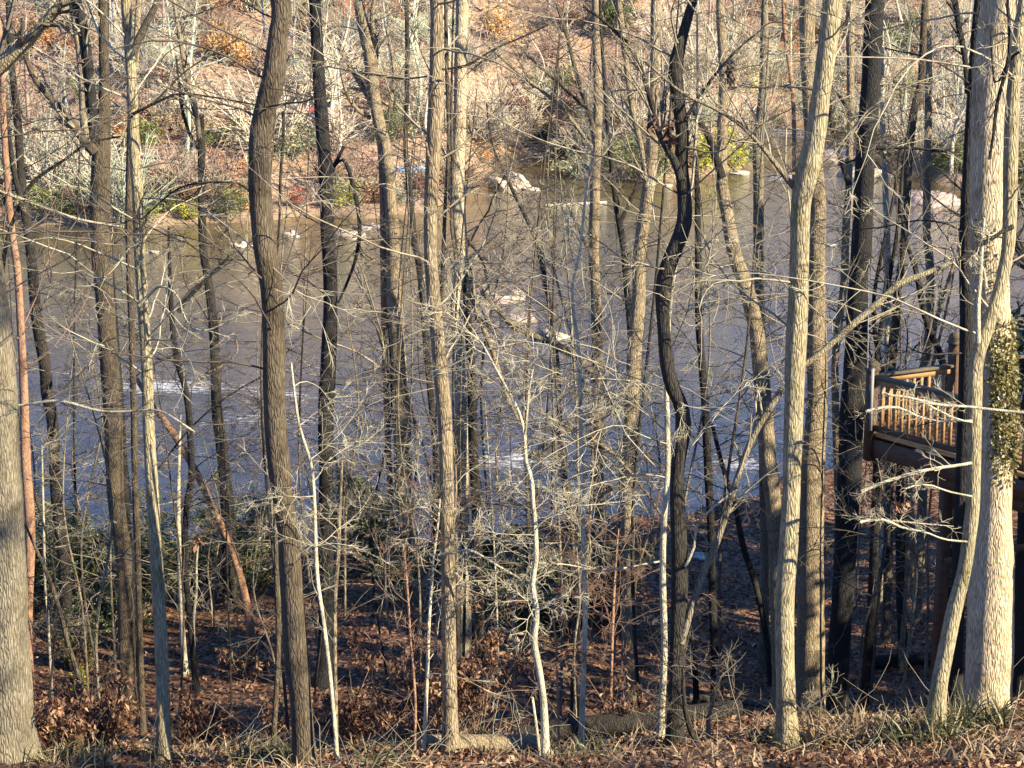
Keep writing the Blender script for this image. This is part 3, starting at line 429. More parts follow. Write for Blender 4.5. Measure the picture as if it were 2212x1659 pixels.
tree('long bare dead limb propped across behind the dark wide trunk', 'moss', 36, [(2120, 500, 6), (2068, 556, 9), (2000, 590, 12), (1941, 613, 14), (1900, 650, 15), (1865, 680, 16), (1808, 730, 15), (1770, 765, 14), (1735, 790, 14)], br=6, top=False, base=False, cat='dead limb', name='dead_limb')
tree('narrow black trunk standing right of the twisting trunk down to the shaded bank', 'dark_shaded', None, [(1505, 290, 8), (1508, 400, 11), (1510, 480, 13), (1511, 553, 15), (1511, 686, 16), (1518, 786, 17), (1525, 886, 18), (1531, 1020, 18), (1537, 1150, 16), (1540, 1306, 16), (1544, 1440, 18), (1546, 1536, 20)], br=8, top=False)
tree('short black leaning stem low beside the twisting trunk', 'dark_shaded', None, [(1470, 1240, 7), (1482, 1310, 9), (1492, 1370, 11), (1500, 1440, 12), (1508, 1530, 13)], br=3, top=False, cat='sapling', name='sapling')
tree('thin dark trunk leaning right across the shaded bank', 'dark', None, [(1540, 920, 8), (1562, 1010, 10), (1585, 1080, 11), (1594, 1120, 12), (1608, 1190, 13), (1635, 1272, 13), (1655, 1372, 14), (1672, 1480, 15)], br=5, top=False)
tree('short forked black trunk on the shaded bank below the deck', 'dark_shaded', None, [(1892, 1000, 17), (1890, 1060, 18), (1888, 1140, 20), (1885, 1272, 22), (1876, 1400, 23), (1868, 1535, 26)], limbs=[dict(p=[(1884, 1290, 14), (1896, 1250, 14), (1914, 1210, 13), (1918, 1150, 11), (1922, 1060, 10)], n=2, drift=.2)], br=3)
tree('dark post straight trunk on the shaded bank under the deck rim', 'dark', None, [(1941, 1000, 17), (1940, 1130, 18), (1943, 1190, 20), (1945, 1306, 20), (1949, 1380, 21), (1953, 1440, 26)], br=3)
tree('short sunlit tan trunk under the deck near the support post', 'pale', None, [(1968, 1000, 11), (1970, 1110, 12), (1972, 1200, 13), (1976, 1285, 16)], br=4)
tree('black trunk at the right edge beside the widest cream trunk', 'dark_shaded', 30, [(2215, 900, 34), (2215, 1100, 36), (2208, 1300, 38), (2205, 1480, 44), (2205, 1570, 56)], br=2, ext=10)
for lab, k, d, pts, br in [
 ('thin cream sapling climbing beside the long bowed trunk', 'white', 24.2, [(626, 790, 4), (630, 830, 5), (643, 920, 6), (658, 970, 6), (670, 1010, 7), (677, 1086, 8), (683, 1240, 9), (697, 1340, 9), (710, 1440, 9), (720, 1540, 9), (733, 1650, 10)], 12),
 ('wispy pale sapling left of the straight central trunk', 'white', 25, [(950, 1080, 4), (945, 1140, 5), (937, 1206, 6), (927, 1340, 7), (922, 1473, 8), (912, 1612, 8)], 12),
 ('hair thin brown sapling among the rusty leaves left of the middle', 'pink', 25, [(872, 1170, 3), (880, 1256, 5), (887, 1373, 5), (897, 1506, 6), (896, 1600, 6)], 10),
 ('short broken pale sapling left of the low evergreen bush', 'pale', 30, [(1105, 1250, 4), (1108, 1320, 5), (1108, 1360, 5), (1112, 1420, 5), (1106, 1560, 5)], 5),
 ('fine stem between the white sapling and the pale slender stem', 'pink', 25.5, [(1190, 1290, 3), (1199, 1372, 4), (1203, 1440, 5), (1209, 1606, 6)], 9),
 ('reddish sapling with upswept twigs in front of the shaded bank', 'pink', 28, [(1336, 1140, 3), (1331, 1200, 4), (1327, 1260, 6), (1323, 1372, 6), (1317, 1560, 7)], 16),
 ('pale straight sapling near the broad left edge trunk', 'white', 42, [(92, 960, 4), (95, 1106, 5), (98, 1256, 6), (104, 1345, 6)], 5),
 ('curved brown sapling bowing left at the lower left', 'brown', 27, [(56, 1130, 5), (82, 1190, 8), (110, 1256, 10), (133, 1330, 11), (148, 1390, 11), (173, 1473, 12), (187, 1570, 12)], 8),
 ('slim brown sapling close left of the long bowed trunk', 'brown', 30, [(590, 1000, 8), (593, 1106, 10), (597, 1272, 11), (600, 1406, 12), (591, 1600, 12)], 8),
 ('short crooked white sapling above the red leaf bank', 'white', 47, [(430, 1160, 4), (427, 1180, 5), (424, 1220, 5), (424, 1280, 6), (418, 1350, 6)], 5),
 ('pale sapling with a kink beside the black snapped branch trunk', 'pale', 27, [(738, 980, 4), (733, 1100, 7), (729, 1200, 9), (722, 1330, 9), (726, 1560, 9)], 8),
 ('thin grey sapling right of the curving foreground log', 'grey', 27, [(1245, 1180, 3), (1252, 1300, 5), (1240, 1420, 5), (1250, 1600, 6)], 6),
 ('crooked grey sapling leaning at the foot of the reed grass, right of the twisting trunk', 'grey', 24.5, [(1540, 1440, 4), (1570, 1375, 6), (1548, 1480, 7), (1530, 1560, 9), (1536, 1660, 12)][0:1] + [(1555, 1420, 5), (1545, 1500, 7), (1530, 1560, 9), (1536, 1660, 12)], 7),
 ('dark bent sapling rising from the ground left of the reed grass', 'dark', 24, [(1475, 1440, 6), (1478, 1520, 10), (1492, 1580, 12), (1512, 1610, 13), (1503, 1665, 14)], 5),
 ('pale twin leader sapling behind the leaning pinkish trunk', 'pale', 52, [(455, 1150, 3), (448, 1230, 4), (455, 1290, 4), (460, 1345, 5)], 5)]:
    tree(lab, k, d, pts, br=br, top=False, cat='sapling', name='sapling', brlen=(.6, 1.9), dens=.8, flare=.15)
# fallen arched trunk and the bundle of dead boughs over the water
tree('mossy dead trunk arching down to the right over the near water', 'grey', 48, [(1040, 625, 10), (1080, 670, 12), (1110, 703, 16), (1154, 723, 18), (1204, 746, 18), (1257, 780, 17), (1304, 843, 15), (1330, 900, 12)], br=9, top=False, base=False, cat='dead trunk', name='fallen_trunk', tw='pale')
tree('bundle of thin dead boughs sloping down to the right in the middle', 'grey', 40, [(1150, 880, 4), (1220, 916, 6), (1304, 963, 8), (1354, 1010, 8), (1414, 1090, 6), (1450, 1150, 4)], br=14, top=False, base=False, cat='dead limb', name='dead_limb', tw='pale', limbs=[dict(p=[(1200, 905, 4), (1290, 975, 5), (1350, 1030, 5), (1400, 1110, 4)], n=6, drift=.4), dict(p=[(1420, 795, 3), (1380, 850, 4), (1320, 890, 4), (1250, 920, 3)], n=6, drift=-.4)])
# ------------------------------------------------------------------ understory saplings (several shapes, copied)
def under_variant(h, kind, seedy):
    e = empty('sapling', (0, 0, -50), '', ''); W = np.array([[0, 0, -.3, .028], [0.1, 0, h * .3, .026], [-.1, .1, h * .6, .018], [.12, 0, h, .008]]); W[1:, :2] += rs.randn(3, 2) * .2
    V, Q, cp, cR = pathmesh(W, 7, .05, .2, None, seedy); mb = MB(); mb.add(V, Q); mb.build('trunk', BARK[kind], e)
    cr = MB(); n = 15; i = rs.randint(int(len(cp) * .38), len(cp) - 1, n); az = rs.uniform(0, 6.28, n); dd = np.stack([np.cos(az), np.sin(az), rs.uniform(0, .7, n)], 1)
    q = grow(cp[i], dd, rs.uniform(1.0, 3.2, n), 9, .11, .0, .02); R0 = np.clip(cR[i] * .45, .006, .012)[:, None] * (1 - .6 * np.linspace(0, 1, 10))[None]
    V, Q = tubes(q, R0, 4); cr.add(V, Q); twiggery(cr, q, R0, [(5, .7, .5, 8, .11, .0, .7, .0052), (3, .65, .55, 6, .14, 0, .75, .0040), (2, .6, .5, 4, .16, 0, .8, .0032)])
    cr.build('crown', TW[kind], e); return e
def copy_thing(e, loc, rz=0, sc=1., label=None, cat=None, group=None):
    c = e.copy(); COL.objects.link(c); c.location = loc; c.rotation_euler = (0, 0, rz); c.scale = (sc, sc, sc) if not isinstance(sc, tuple) else sc
    for ch in e.children:
        k = ch.copy(); COL.objects.link(k); k.parent = c
    if label: tag(c, label, cat, group)
    return c
UV = [under_variant(h, k, s) for s, (h, k) in enumerate([(6, 'pale'), (7.5, 'grey'), (9, 'grey'), (8, 'pale'), (11, 'brown'), (8, 'white'), (13, 'grey'), (14, 'pale'), (12, 'dark')])]
used = set(); nU = 0
while nU < 68:
    d = rs.uniform(34, 61); u = rs.uniform(-80, 2290); p, t = at(u, 900, d); x = p[0]
    if d > float(np.interp(x, NX, NY)) - 2.5 or (u > 1400 and rs.rand() < .6): continue
    k = rs.randint(len(UV)); loc = (x, d, gh(x, d)); args = dict(rz=rs.uniform(0, 6.28), sc=rs.uniform(.8, 1.35))
    lab = 'thin bare understory sapling among the larger trunks on the near bank'
    if k in used: copy_thing(UV[k], loc, args['rz'], args['sc'], lab, 'sapling', 'bare saplings on the near bank')
    else:
        used.add(k); e = UV[k]; e.location = loc; e.rotation_euler = (0, 0, args['rz']); e.scale = (args['sc'],) * 3; tag(e, lab, 'sapling', 'bare saplings on the near bank')
    nU += 1
# ------------------------------------------------------------------ shrubs
def shrub(name, label, u, v, wu, hv, mat, leaf, n, tw='brown', d=None, droop=.2, narrow=.35, cat='shrub', group=None, stems=14, tip=None):
    d = d or hit(u, v); p, t = at(u, v, d); x, y = p[0], p[1]; z = gh(x, y); W = wu / F * t / 2; H = hv / F * t
    e = empty(name, (x, y, z), label, cat, group)
    az = rs.uniform(0, 6.28, stems); st = np.zeros((stems, 3)) + np.stack([np.cos(az), np.sin(az), az * 0], 1) * W * .12; st[:, 2] = -.1
    dd = np.stack([np.cos(az) * W * .8, np.sin(az) * W * .6, np.full(stems, H)], 1) * rs.uniform(.5, 1.1, (stems, 1)); L = np.linalg.norm(dd, axis=1)
    q = grow(st, dd, L, 7, .12, .02); R0 = np.full((stems, 1), max(.008, .006 * H)) * (1 - .6 * np.linspace(0, 1, 8))[None]
    mb = MB(); V, Q = tubes(q, R0, 4); mb.add(V, Q); keep = []
    twiggery(mb, q, R0, [(6, .7, .5, 5, .18, .03, .65, .005), (4, .7, .55, 4, .2, .02, .7, .004)], keep=keep)
    mb.build('stems', TW[tw], e)
    pts = np.concatenate([keep[0][:, 2:].reshape(-1, 3), keep[1][:, 1:].reshape(-1, 3), keep[1][:, -1]]); pts = pts[rs.randint(0, len(pts), n)]
    V, Q = leaves(pts, leaf, 1, leaf * .5, droop, narrow); lm = MB(); lm.add(V, Q); lm.build('foliage', mat, e); return e
shrub('evergreen_shrub', 'dark green evergreen bush between the black trunk and the twin stems', 780, 1190, 130, 170, M_rhodo, .16, 6500)
shrub('evergreen_shrub', 'widest dark evergreen bush low behind the white sapling', 1180, 1335, 230, 200, M_rhodo, .16, 9000)
shrub('evergreen_shrub', 'dark evergreen bush right of the widest one, behind the slender pale stem', 1330, 1320, 180, 180, M_rhodo, .16, 6500)
shrub('evergreen_shrub', 'evergreen bush filling the gap right of the dark crooked trunk at left', 200, 1330, 150, 240, M_rhodo, .15, 5000)
shrub('evergreen_shrub', 'sparse olive bush beside the slim buff trunk at the far left', 90, 1330, 110, 230, M_rhodo, .14, 3500)
shrub('evergreen_shrub', 'airy olive bush standing by the water left of the long bowed trunk', 545, 1240, 140, 260, SM['olive'], .09, 2200, tw='pale')
shrub('evergreen_shrub', 'low dark bush on the shore beneath the leaning pinkish trunk', 430, 1260, 130, 100, M_rhodo, .14, 3500)
shrub('shoreline_shrub', 'grey brown twiggy bush leaning over the water left of the black trunk', 640, 1190, 150, 200, M_rhodo, .08, 500, tw='pale')
shrub('shoreline_shrub', 'grey twiggy bush at the waterline between the twin stems and the middle', 860, 1180, 180, 230, M_rhodo, .09, 900, tw='pale')
shrub('evergreen_shrub', 'small pale leaved bush at left beside the thick forked trunk', 160, 1150, 40, 90, SM['yellow'], .07, 500, d=46)
shrub('evergreen_shrub', 'olive brown thicket under the broad left edge trunk', 180, 1450, 140, 190, M_rhodo, .1, 1500, tw='pink')
for lab, u, v, w_, h_, n_, m_ in [('wide olive bush under the thick forked trunk', 235, 1390, 170, 220, 5200, 'M_rhodo'), ('olive green bush right of the speckled trunk on the shore', 400, 1300, 150, 230, 3600, 'olive'), ('feathery olive bush just left of the long bowed trunk at the waterline', 560, 1260, 120, 190, 3600, 'M_rhodo'), ('olive bush at the far left on the shore', 40, 1270, 150, 260, 3600, 'olive'), ('green bush at the foot of the twin stemmed tree', 860, 1300, 110, 130, 2800, 'M_rhodo')]:
    shrub('evergreen_shrub', lab, u, v, w_, h_, M_rhodo if m_ == 'M_rhodo' else SM['olive'], .13, n_, tw='pale')
for lab, u, v, w_, h_, n_ in [('tall loose evergreen bush right of the black snapped branch trunk foot', 800, 1240, 160, 230, 8000), ('broad evergreen mass low between the ragged cream trunk and the white sapling', 1110, 1360, 170, 210, 8000), ('evergreen mass behind the slender pale stem', 1270, 1345, 190, 220, 8000), ('evergreen bush at left below the river edge', 300, 1330, 170, 260, 7000), ('evergreen bush behind the broad left edge trunk', 120, 1300, 180, 260, 7000), ('loose evergreen bush between the leaning pinkish and bowed trunks', 520, 1290, 160, 250, 6000)]:
    shrub('evergreen_shrub', lab, u, v, w_, h_, M_rhodo, .14, int(n_ * .62), tw='pale', stems=20)
# shrubs holding dead leaves
for (lab, u, v, w, h, n, d) in [
 ('beech sapling hung with rusty leaves right of the straight central trunk', 1020, 1560, 170, 370, 900, 30), ('rusty leaved beech sapling left of the straight central trunk', 880, 1570, 190, 320, 1000, 31),
 ('low rusty leaved sapling between the long bowed trunk and the black trunk', 760, 1590, 160, 240, 700, 28), ('rusty leaved sapling right of the leaning pinkish trunk foot', 590, 1500, 100, 210, 500, 34),
 ('brown leaved low bush between the speckled trunk and the leaning pinkish trunk', 440, 1600, 150, 130, 600, 27), ('brown leaved tangle in the lower left corner', 120, 1640, 190, 250, 1100, 26),
 ('brown leaved tangle left of the speckled trunk foot', 230, 1640, 130, 230, 700, 26.5), ('brown leaved brush left of the twisting trunk foot', 1350, 1600, 150, 200, 260, 27),
 ('brown leaved brush right of the thick forked trunk, at the red bank', 520, 1400, 60, 100, 200, 47)]:
    shrub('leafy_sapling', lab, u, v, w, h, M_dead, .10 if d < 40 else .12, int(n * 2.2), tw='pink', d=d, droop=.9, stems=9)
# ivy on the wide trunk and the black one
def on_trunk(tr, v0, v1, n, mat, size, side, name, out=.05, bulge=0.):
    e, cp, cR, d = tr; z0 = at(1106, v1, d)[0][2]; z1 = at(1106, v0, d)[0][2]; k = np.nonzero((cp[:, 2] > z0) & (cp[:, 2] < z1))[0]; i = k[rs.randint(0, len(k), n)]
    f = (cp[i, 2] - z0) / (z1 - z0); ii = np.minimum(i + 1, len(cp) - 1); w = rs.uniform(0, 1, n)[:, None]; c = cp[i] * (1 - w) + cp[ii] * w
    th = rs.uniform(*side, n); env = np.sin(np.clip(f, 0, 1) * math.pi) ** .6
    keep = rs.uniform(0, 1, n) < env + .1; r = cR[i] + rs.uniform(0, out, n) + bulge * env * rs.uniform(.3, 1, n)
    p = c + np.stack([np.cos(th) * r, np.sin(th) * r, rs.randn(n) * .05], 1); p = p[keep]
    V, Q = leaves(p, size, 1, .02, .8, .6); mb = MB(); mb.add(V - np.array(e.location), Q); return mb.build(name, mat, e)
on_trunk(T['wide'], 690, 1030, 4200, M_ivy, .06, (-2.0, .6), 'ivy', .03, .025); on_trunk(T['wide'], 480, 760, 260, M_ivy, .055, (-2.6, -1.4), 'ivy', .02, .02)
# ground clumps ------------------------------------------------------
def blades(c, n, L, spread, wid, up=1., seg=4):
    st = np.array(c)[None] + np.stack([np.clip(rs.randn(n), -1.25, 1.25) * spread, np.clip(rs.randn(n), -1.25, 1.25) * spread * .7, np.zeros(n)], 1)
    st[:, 2] = height(st[:, 0], st[:, 1]) - .02
    d = nrm(rs.randn(n, 3) * np.array([.7, .7, .2]) + np.array([0, 0, up])); q = grow(st, d, L * rs.uniform(.4, 1.1, n), seg, .12, 0, .55)
    sd = nrm(np.cross(d, rs.randn(n, 3)))[:, None, :]; w = wid * np.sin(np.linspace(.5, 3.1, seg + 1))[None, :, None]
    V = np.stack([q - sd * w, q + sd * w], 2).reshape(-1, 3); b = (np.arange(n)[:, None] * (seg + 1) + np.arange(seg)[None]) * 2; b = b.ravel()
    return V, np.stack([b, b + 1, b + 3, b + 2], 1)
for lab, u, v, n, L, sp, mt in [
 ('tuft of green cane leaves left of the speckled trunk foot', 300, 1630, 70, .45, .22, M_cane), ('large green cane tuft between the speckled trunk and the long bowed trunk', 580, 1640, 260, .42, .35, M_cane),
 ('green cane tuft left of the foreground log', 830, 1650, 60, .5, .25, M_cane), ('small green tuft behind the foreground log', 1030, 1600, 50, .35, .12, M_cane), ('spiky green grass clump right of the white sapling', 1265, 1640, 120, .42, .25, M_cane),
 ('green leafy clump at the left foot of the big mossy trunk', 1660, 1610, 110, .4, .2, M_cane), ('green leafy clump at the right foot of the big mossy trunk', 1745, 1620, 120, .35, .2, M_cane),
 ('dark green cane clump at the foot of the curved grey trunk', 1985, 1600, 260, .6, .3, M_cane), ('olive reed clump at the foot of the widest cream trunk', 2100, 1580, 260, .7, .28, M_cane),
 ('straw coloured reed clump between the mossy trunk and the curved trunk', 1800, 1620, 240, .75, .3, M_straw), ('dry reed clump in the lower right corner', 2170, 1640, 260, .35, .5, M_straw), ('dry straw clump left of the curved trunk', 1930, 1600, 150, .6, .25, M_straw),
 ('wispy dry grass clump in the bottom left corner', 150, 1645, 220, .5, .4, M_cane), ('dry grass clump right of the speckled trunk foot', 430, 1645, 200, .45, .4, M_straw), ('straw clump right of the black bent sapling', 1560, 1650, 160, .3, .35, M_straw), ('tuft of bright cane blades at the bottom edge left of centre', 810, 1668, 26, .55, .15, M_cane)]:
    d = hit(u, v); p, t = at(u, v, d); V, Q = blades(p, int(n * .75), L, sp, .011); mb = MB(); mb.add(V, Q); loc = (p[0], p[1], gh(p[0], p[1])); o = mb.build('grass_clump', mt, None, loc, False); tag(o, lab, 'grass clump')
# scattered leaves, twigs and litter: uncountable stuff
def scatter(n, x0, x1, y0, y1, size):
    y = rs.uniform(y0, y1, n); x = rs.uniform(x0, x1, n) * y / y1; p = np.stack([x, y, height(x, y) + .015], 1); V, Q = leaves(p, size, 1, .01, -.25, .55, .25); return V, Q
mb = MB(); mb.add(*scatter(34000, -9, 9, 20.5, 32, .085)); mb.add(*scatter(42000, -17, 17, 40, 68, .11)); o = mb.build('fallen_leaves', M_dead, None, (0, 0, 0), False); tag(o, 'dry brown leaves strewn over the ground', 'leaves', kind='stuff')
y = rs.uniform(21, 66, 2600); y = np.where((y > 31) & (y < 42), y - 9, y); x = rs.uniform(-.27, .27, len(y)) * y; st = np.stack([x, y, height(x, y) + .02], 1)
q = grow(st, rs.randn(len(y), 3) * np.array([1, 1, .35]), rs.uniform(.3, 1.3, len(y)), 6, .15, .0); q[:, :, 2] = np.maximum(q[:, :, 2], height(q[:, :, 0], q[:, :, 1]) + .01)
V, Q = tubes(q, np.full((len(y), 7), .006) * (1 - .5 * np.linspace(0, 1, 7))[None], 3); mb = MB(); mb.add(V, Q); o = mb.build('fallen_twigs', TW['pale']); tag(o, 'pale twigs lying on the leaf litter', 'twigs', kind='stuff')
V, Q = blades((0, 0, 0), 1, .1, .1, .01)
n = 5000; st = np.stack([rs.uniform(-.26, .26, n) * 24, rs.uniform(21.3, 27, n), np.zeros(n)], 1); m_ = np.sin(st[:, 0] * 1.7) + np.sin(st[:, 0] * .6 + st[:, 1]) + rs.randn(n) * .7 > .3; st = st[m_]; n = len(st)
st[:, 2] = height(st[:, 0], st[:, 1]); d_ = nrm(rs.randn(n, 3) * np.array([.8, .8, .2]) + np.array([0, 0, .8])); q = grow(st, d_, rs.uniform(.12, .4, n), 4, .15, 0, .5); sd = nrm(np.cross(d_, rs.randn(n, 3)))[:, None, :]; w = .007 * np.sin(np.linspace(.5, 3.1, 5))[None, :, None]
V = np.stack([q - sd * w, q + sd * w], 2).reshape(-1, 3); b = ((np.arange(n)[:, None] * 5 + np.arange(4)[None]) * 2).ravel(); mb = MB(); mb.add(V, np.stack([b, b + 1, b + 3, b + 2], 1)); o = mb.build('undergrowth', M_straw, None, (0, 0, 0), False); tag(o, 'sparse dry grass through the foreground leaf litter', 'grass', kind='stuff')
# ------------------------------------------------------------------ logs
M_end = flatvar('cut_wood', [(.3, (.16, .10, .06)), (.6, (.35, .25, .15))], 8., .8, .2, vec=(1, 1, 1))
def log(label, u0, v0, u1, v1, rad, kind, d0=None, d1=None, lift=.8, name='log', ends=True):
    d0 = d0 or hit(u0, v0); d1 = d1 or hit(u1, v1); a, _ = at(u0, v0, d0); b, _ = at(u1, v1, d1)
    a[2] = max(gh(a[0], a[1]), 0) + rad * lift; b[2] = max(gh(b[0], b[1]), 0) + rad * lift
    m = (a + b) / 2; m[2] = (a[2] + b[2]) / 2; W = np.array([[*a, rad], [*(a * .7 + b * .3), rad * .97], [*(a * .3 + b * .7), rad * .93], [*b, rad * .88]])
    V, Q, cp, cR = pathmesh(W, 16, .03, .12, None, 5); e = empty(name, m, label, 'log'); mb = MB(); mb.add(V - m, Q); mb.build('bark', BARK[kind], e)
    if ends:
        mb = MB()
        for k, sgn in ((0, 1), (len(cp) - 1, -1)):
            ring = V[k * 16:(k + 1) * 16]; c = ring.mean(0); rings = [ring, c + (ring - c) * .5, c + (ring - c) * .02]; vv = np.concatenate(rings) - m
            qq = [[r * 16 + j, r * 16 + (j + 1) % 16, (r + 1) * 16 + (j + 1) % 16, (r + 1) * 16 + j] for r in range(2) for j in range(16)]; mb.add(vv, np.array(qq))
        mb.build('cut_end', M_end, e, smooth=False)
    return e
log('sunlit cream fallen log in the foreground below the central trunks', 900, 1640, 1165, 1596, .15, 'pale', 25.2, 26.1, .5)
log('long dark fallen log in the shade right of the white sapling', 1120, 1612, 1600, 1585, .15, 'dark', 26.5, 26.9, 1.1)
log('dark log lying on the shaded bank below the deck', 1860, 1445, 2060, 1430, .17, 'dark')
log('pale log lying on the shaded bank left of the mossy trunk', 1490, 1515, 1700, 1530, .09, 'grey')
log('thin pale log on the red leaf bank at left', 470, 1425, 640, 1430, .05, 'pale', name='log')
log('long white driftwood log floating in the far brown water', 1178, 446, 1310, 439, .13, 'white', lift=.3, name='driftwood_log', ends=False)
# ------------------------------------------------------------------ rocks
M_rock = flatvar('pale_rock', [(.3, (.16, .13, .10)), (.45, (.40, .34, .27)), (.65, (.60, .53, .43))], 3.5, .85, .2, bump=.6, det=8.)
M_rockp = flatvar('pink_rock', [(.3, (.15, .11, .10)), (.45, (.33, .25, .22)), (.65, (.46, .37, .33))], 3.5, .85, .2, bump=.6, det=8.)
M_rockd = flatvar('wet_rock', [(.3, (.03, .027, .025)), (.6, (.09, .08, .06))], 3., .5, .4, bump=.6, det=8.)
def rock(label, u, v, wu, hv, mat=None, deep=1.0, d=None):
    d = d or hit(u, v); p, t = at(u, v, d); W = wu / F * t / 2; H = hv / F * t; n1, n2 = 22, 14
    th, ph = np.meshgrid(np.arange(n1) * 2 * math.pi / n1, np.linspace(-.5, 1.45, n2)); X = np.cos(th) * np.cos(ph); Y = np.sin(th) * np.cos(ph); Z = np.sin(ph)
    r = 1 + sum(rs.uniform(.03, .16) * np.sin(X * rs.uniform(1, 5) + Y * rs.uniform(1, 5) + Z * rs.uniform(1, 6) + rs.uniform(0, 6)) for _ in range(7)); r = np.round(r * 6) / 6 * .75 + r * .25 + rs.randn(*r.shape) * .05; r = r * (1 - .25 * np.clip(Z, 0, 1))
    V = np.stack([X * r * W, Y * r * W * deep, Z * r * H], -1).reshape(-1, 3); qq = [[j * n1 + i, j * n1 + (i + 1) % n1, (j + 1) * n1 + (i + 1) % n1, (j + 1) * n1 + i] for j in range(n2 - 1) for i in range(n1)]
    V = V * .97; z = max(gh(p[0], p[1]), -.05); o = link('rock', mesh_np('rock', V, np.array(qq), mat or M_rock, False), None, (p[0], p[1], z)); tag(o, label, 'rock'); return o
for a in [('large white boulder at the creek mouth', 1096, 404, 92, 42), ('flat white slab right of the creek mouth boulder', 1148, 410, 50, 8), ('tiny flat stone below the creek mouth boulder', 1062, 422, 18, 5),
 ('pinkish boulder mid river behind the ragged cream trunk', 1050, 650, 110, 26, M_rockp), ('buff round boulder right of the pinkish boulder mid river', 1110, 645, 50, 28), ('grey stone in the shade below the mid river boulders', 1120, 690, 90, 20, M_rockp), ('pale rock heap beside the arched dead trunk', 1190, 730, 80, 20),
 ('jagged white rock ledge beside the snapped branch trunk', 752, 512, 80, 20), ('white rocks right of the jagged ledge', 800, 492, 70, 12), ('small white rock between the bowed trunk and the black trunk', 628, 510, 44, 16), ('low white stone left of the bowed trunk', 520, 530, 50, 10), ('small stone beside the speckled trunk in the river', 330, 545, 40, 8),
 ('dark rounded rock in the near water behind the white sapling', 1180, 985, 80, 34, M_rockd), ('dark stone at the near waterline left of the mound', 1040, 945, 60, 14, M_rockd),
 ('pink rocks of the right hand rapids behind the banded trunk', 1770, 345, 110, 26, M_rockp), ('pale rock bar right of the rapids', 1860, 380, 110, 30, M_rock), ('pinkish rock bar beneath the far right brush', 2000, 440, 140, 40, M_rockp), ('white stone at the right rapids edge', 1590, 375, 60, 8), ('pale flat rock in the river right of the mossy fork', 1830, 446, 50, 6), ('small stones on the creek right bank', 1440, 402, 30, 7), ('pale stone below the white driftwood at right', 1790, 530, 40, 5),
 ('pale flat slab on the shaded bank right of the twisting trunk', 1500, 1205, 60, 12), ('grey stone at the shaded foot of the very dark trunk', 1826, 1520, 26, 40, M_rockp)]:
    rock(*a)
# ------------------------------------------------------------------ far bank
def far_shrub_mesh(mat, n, leaf, stems, tw, H=2., W=1.6):
    az = rs.uniform(0, 6.28, stems); st = np.stack([np.cos(az), np.sin(az), az * 0], 1) * W * .2
    dd = np.stack([np.cos(az) * W * .8, np.sin(az) * W * .8, np.full(stems, H)], 1) * rs.uniform(.5, 1.1, (stems, 1)); q = grow(st, dd, np.linalg.norm(dd, axis=1), 6, .14, .03)
    R0 = np.full((stems, 1), .026) * (1 - .5 * np.linspace(0, 1, 7))[None]; mb = MB(); V, Q = tubes(q, R0, 3); mb.add(V, Q); keep = []
    twiggery(mb, q, R0, [(5, .7, .55, 4, .18, .04, .75, .013), (3, .7, .55, 3, .2, .02, .8, .011)], keep=keep)
    sm = mesh_np('stems', np.concatenate(mb.V), np.concatenate(mb.Q), FT[tw]); fm = None
    if n:
        pts = np.concatenate([keep[0][:, 1:].reshape(-1, 3), keep[1].reshape(-1, 3)]); pts = pts[rs.randint(0, len(pts), n)]; V, Q = leaves(pts, leaf, 1, leaf, .1, .6); fm = mesh_np('foliage', V, Q, mat, False)
    return sm, fm
def put_far(ms, x, y, sc, name, label, cat, group=None):
    e = empty(name, (x, y, max(gh(x, y), 0) - .05), label, cat, group, rs.uniform(0, 6.28)); e.scale = (sc if isinstance(sc, tuple) else (sc,) * 3)
    link('stems', ms[0], e)
    if ms[1]: link('foliage', ms[1], e)
    return e
FS = {k: far_shrub_mesh(SM[k], 2600 if k in ('yellow', 'olive', 'green', 'darkgreen') else 1300, .17, 14, t) for k, t in [('olive', 'pale'), ('yellow', 'green'), ('green', 'grey'), ('darkgreen', 'brown'), ('paleolive', 'green'), ('red', 'brown'), ('rust', 'brown'), ('orange', 'pale'), ('tan', 'pale'), ('pinktan', 'brown')]}
FB = [far_shrub_mesh(None, 0, .1, 34, t) for t in ('pale', 'grey', 'brown', 'pale', 'green')]
NAMED = []
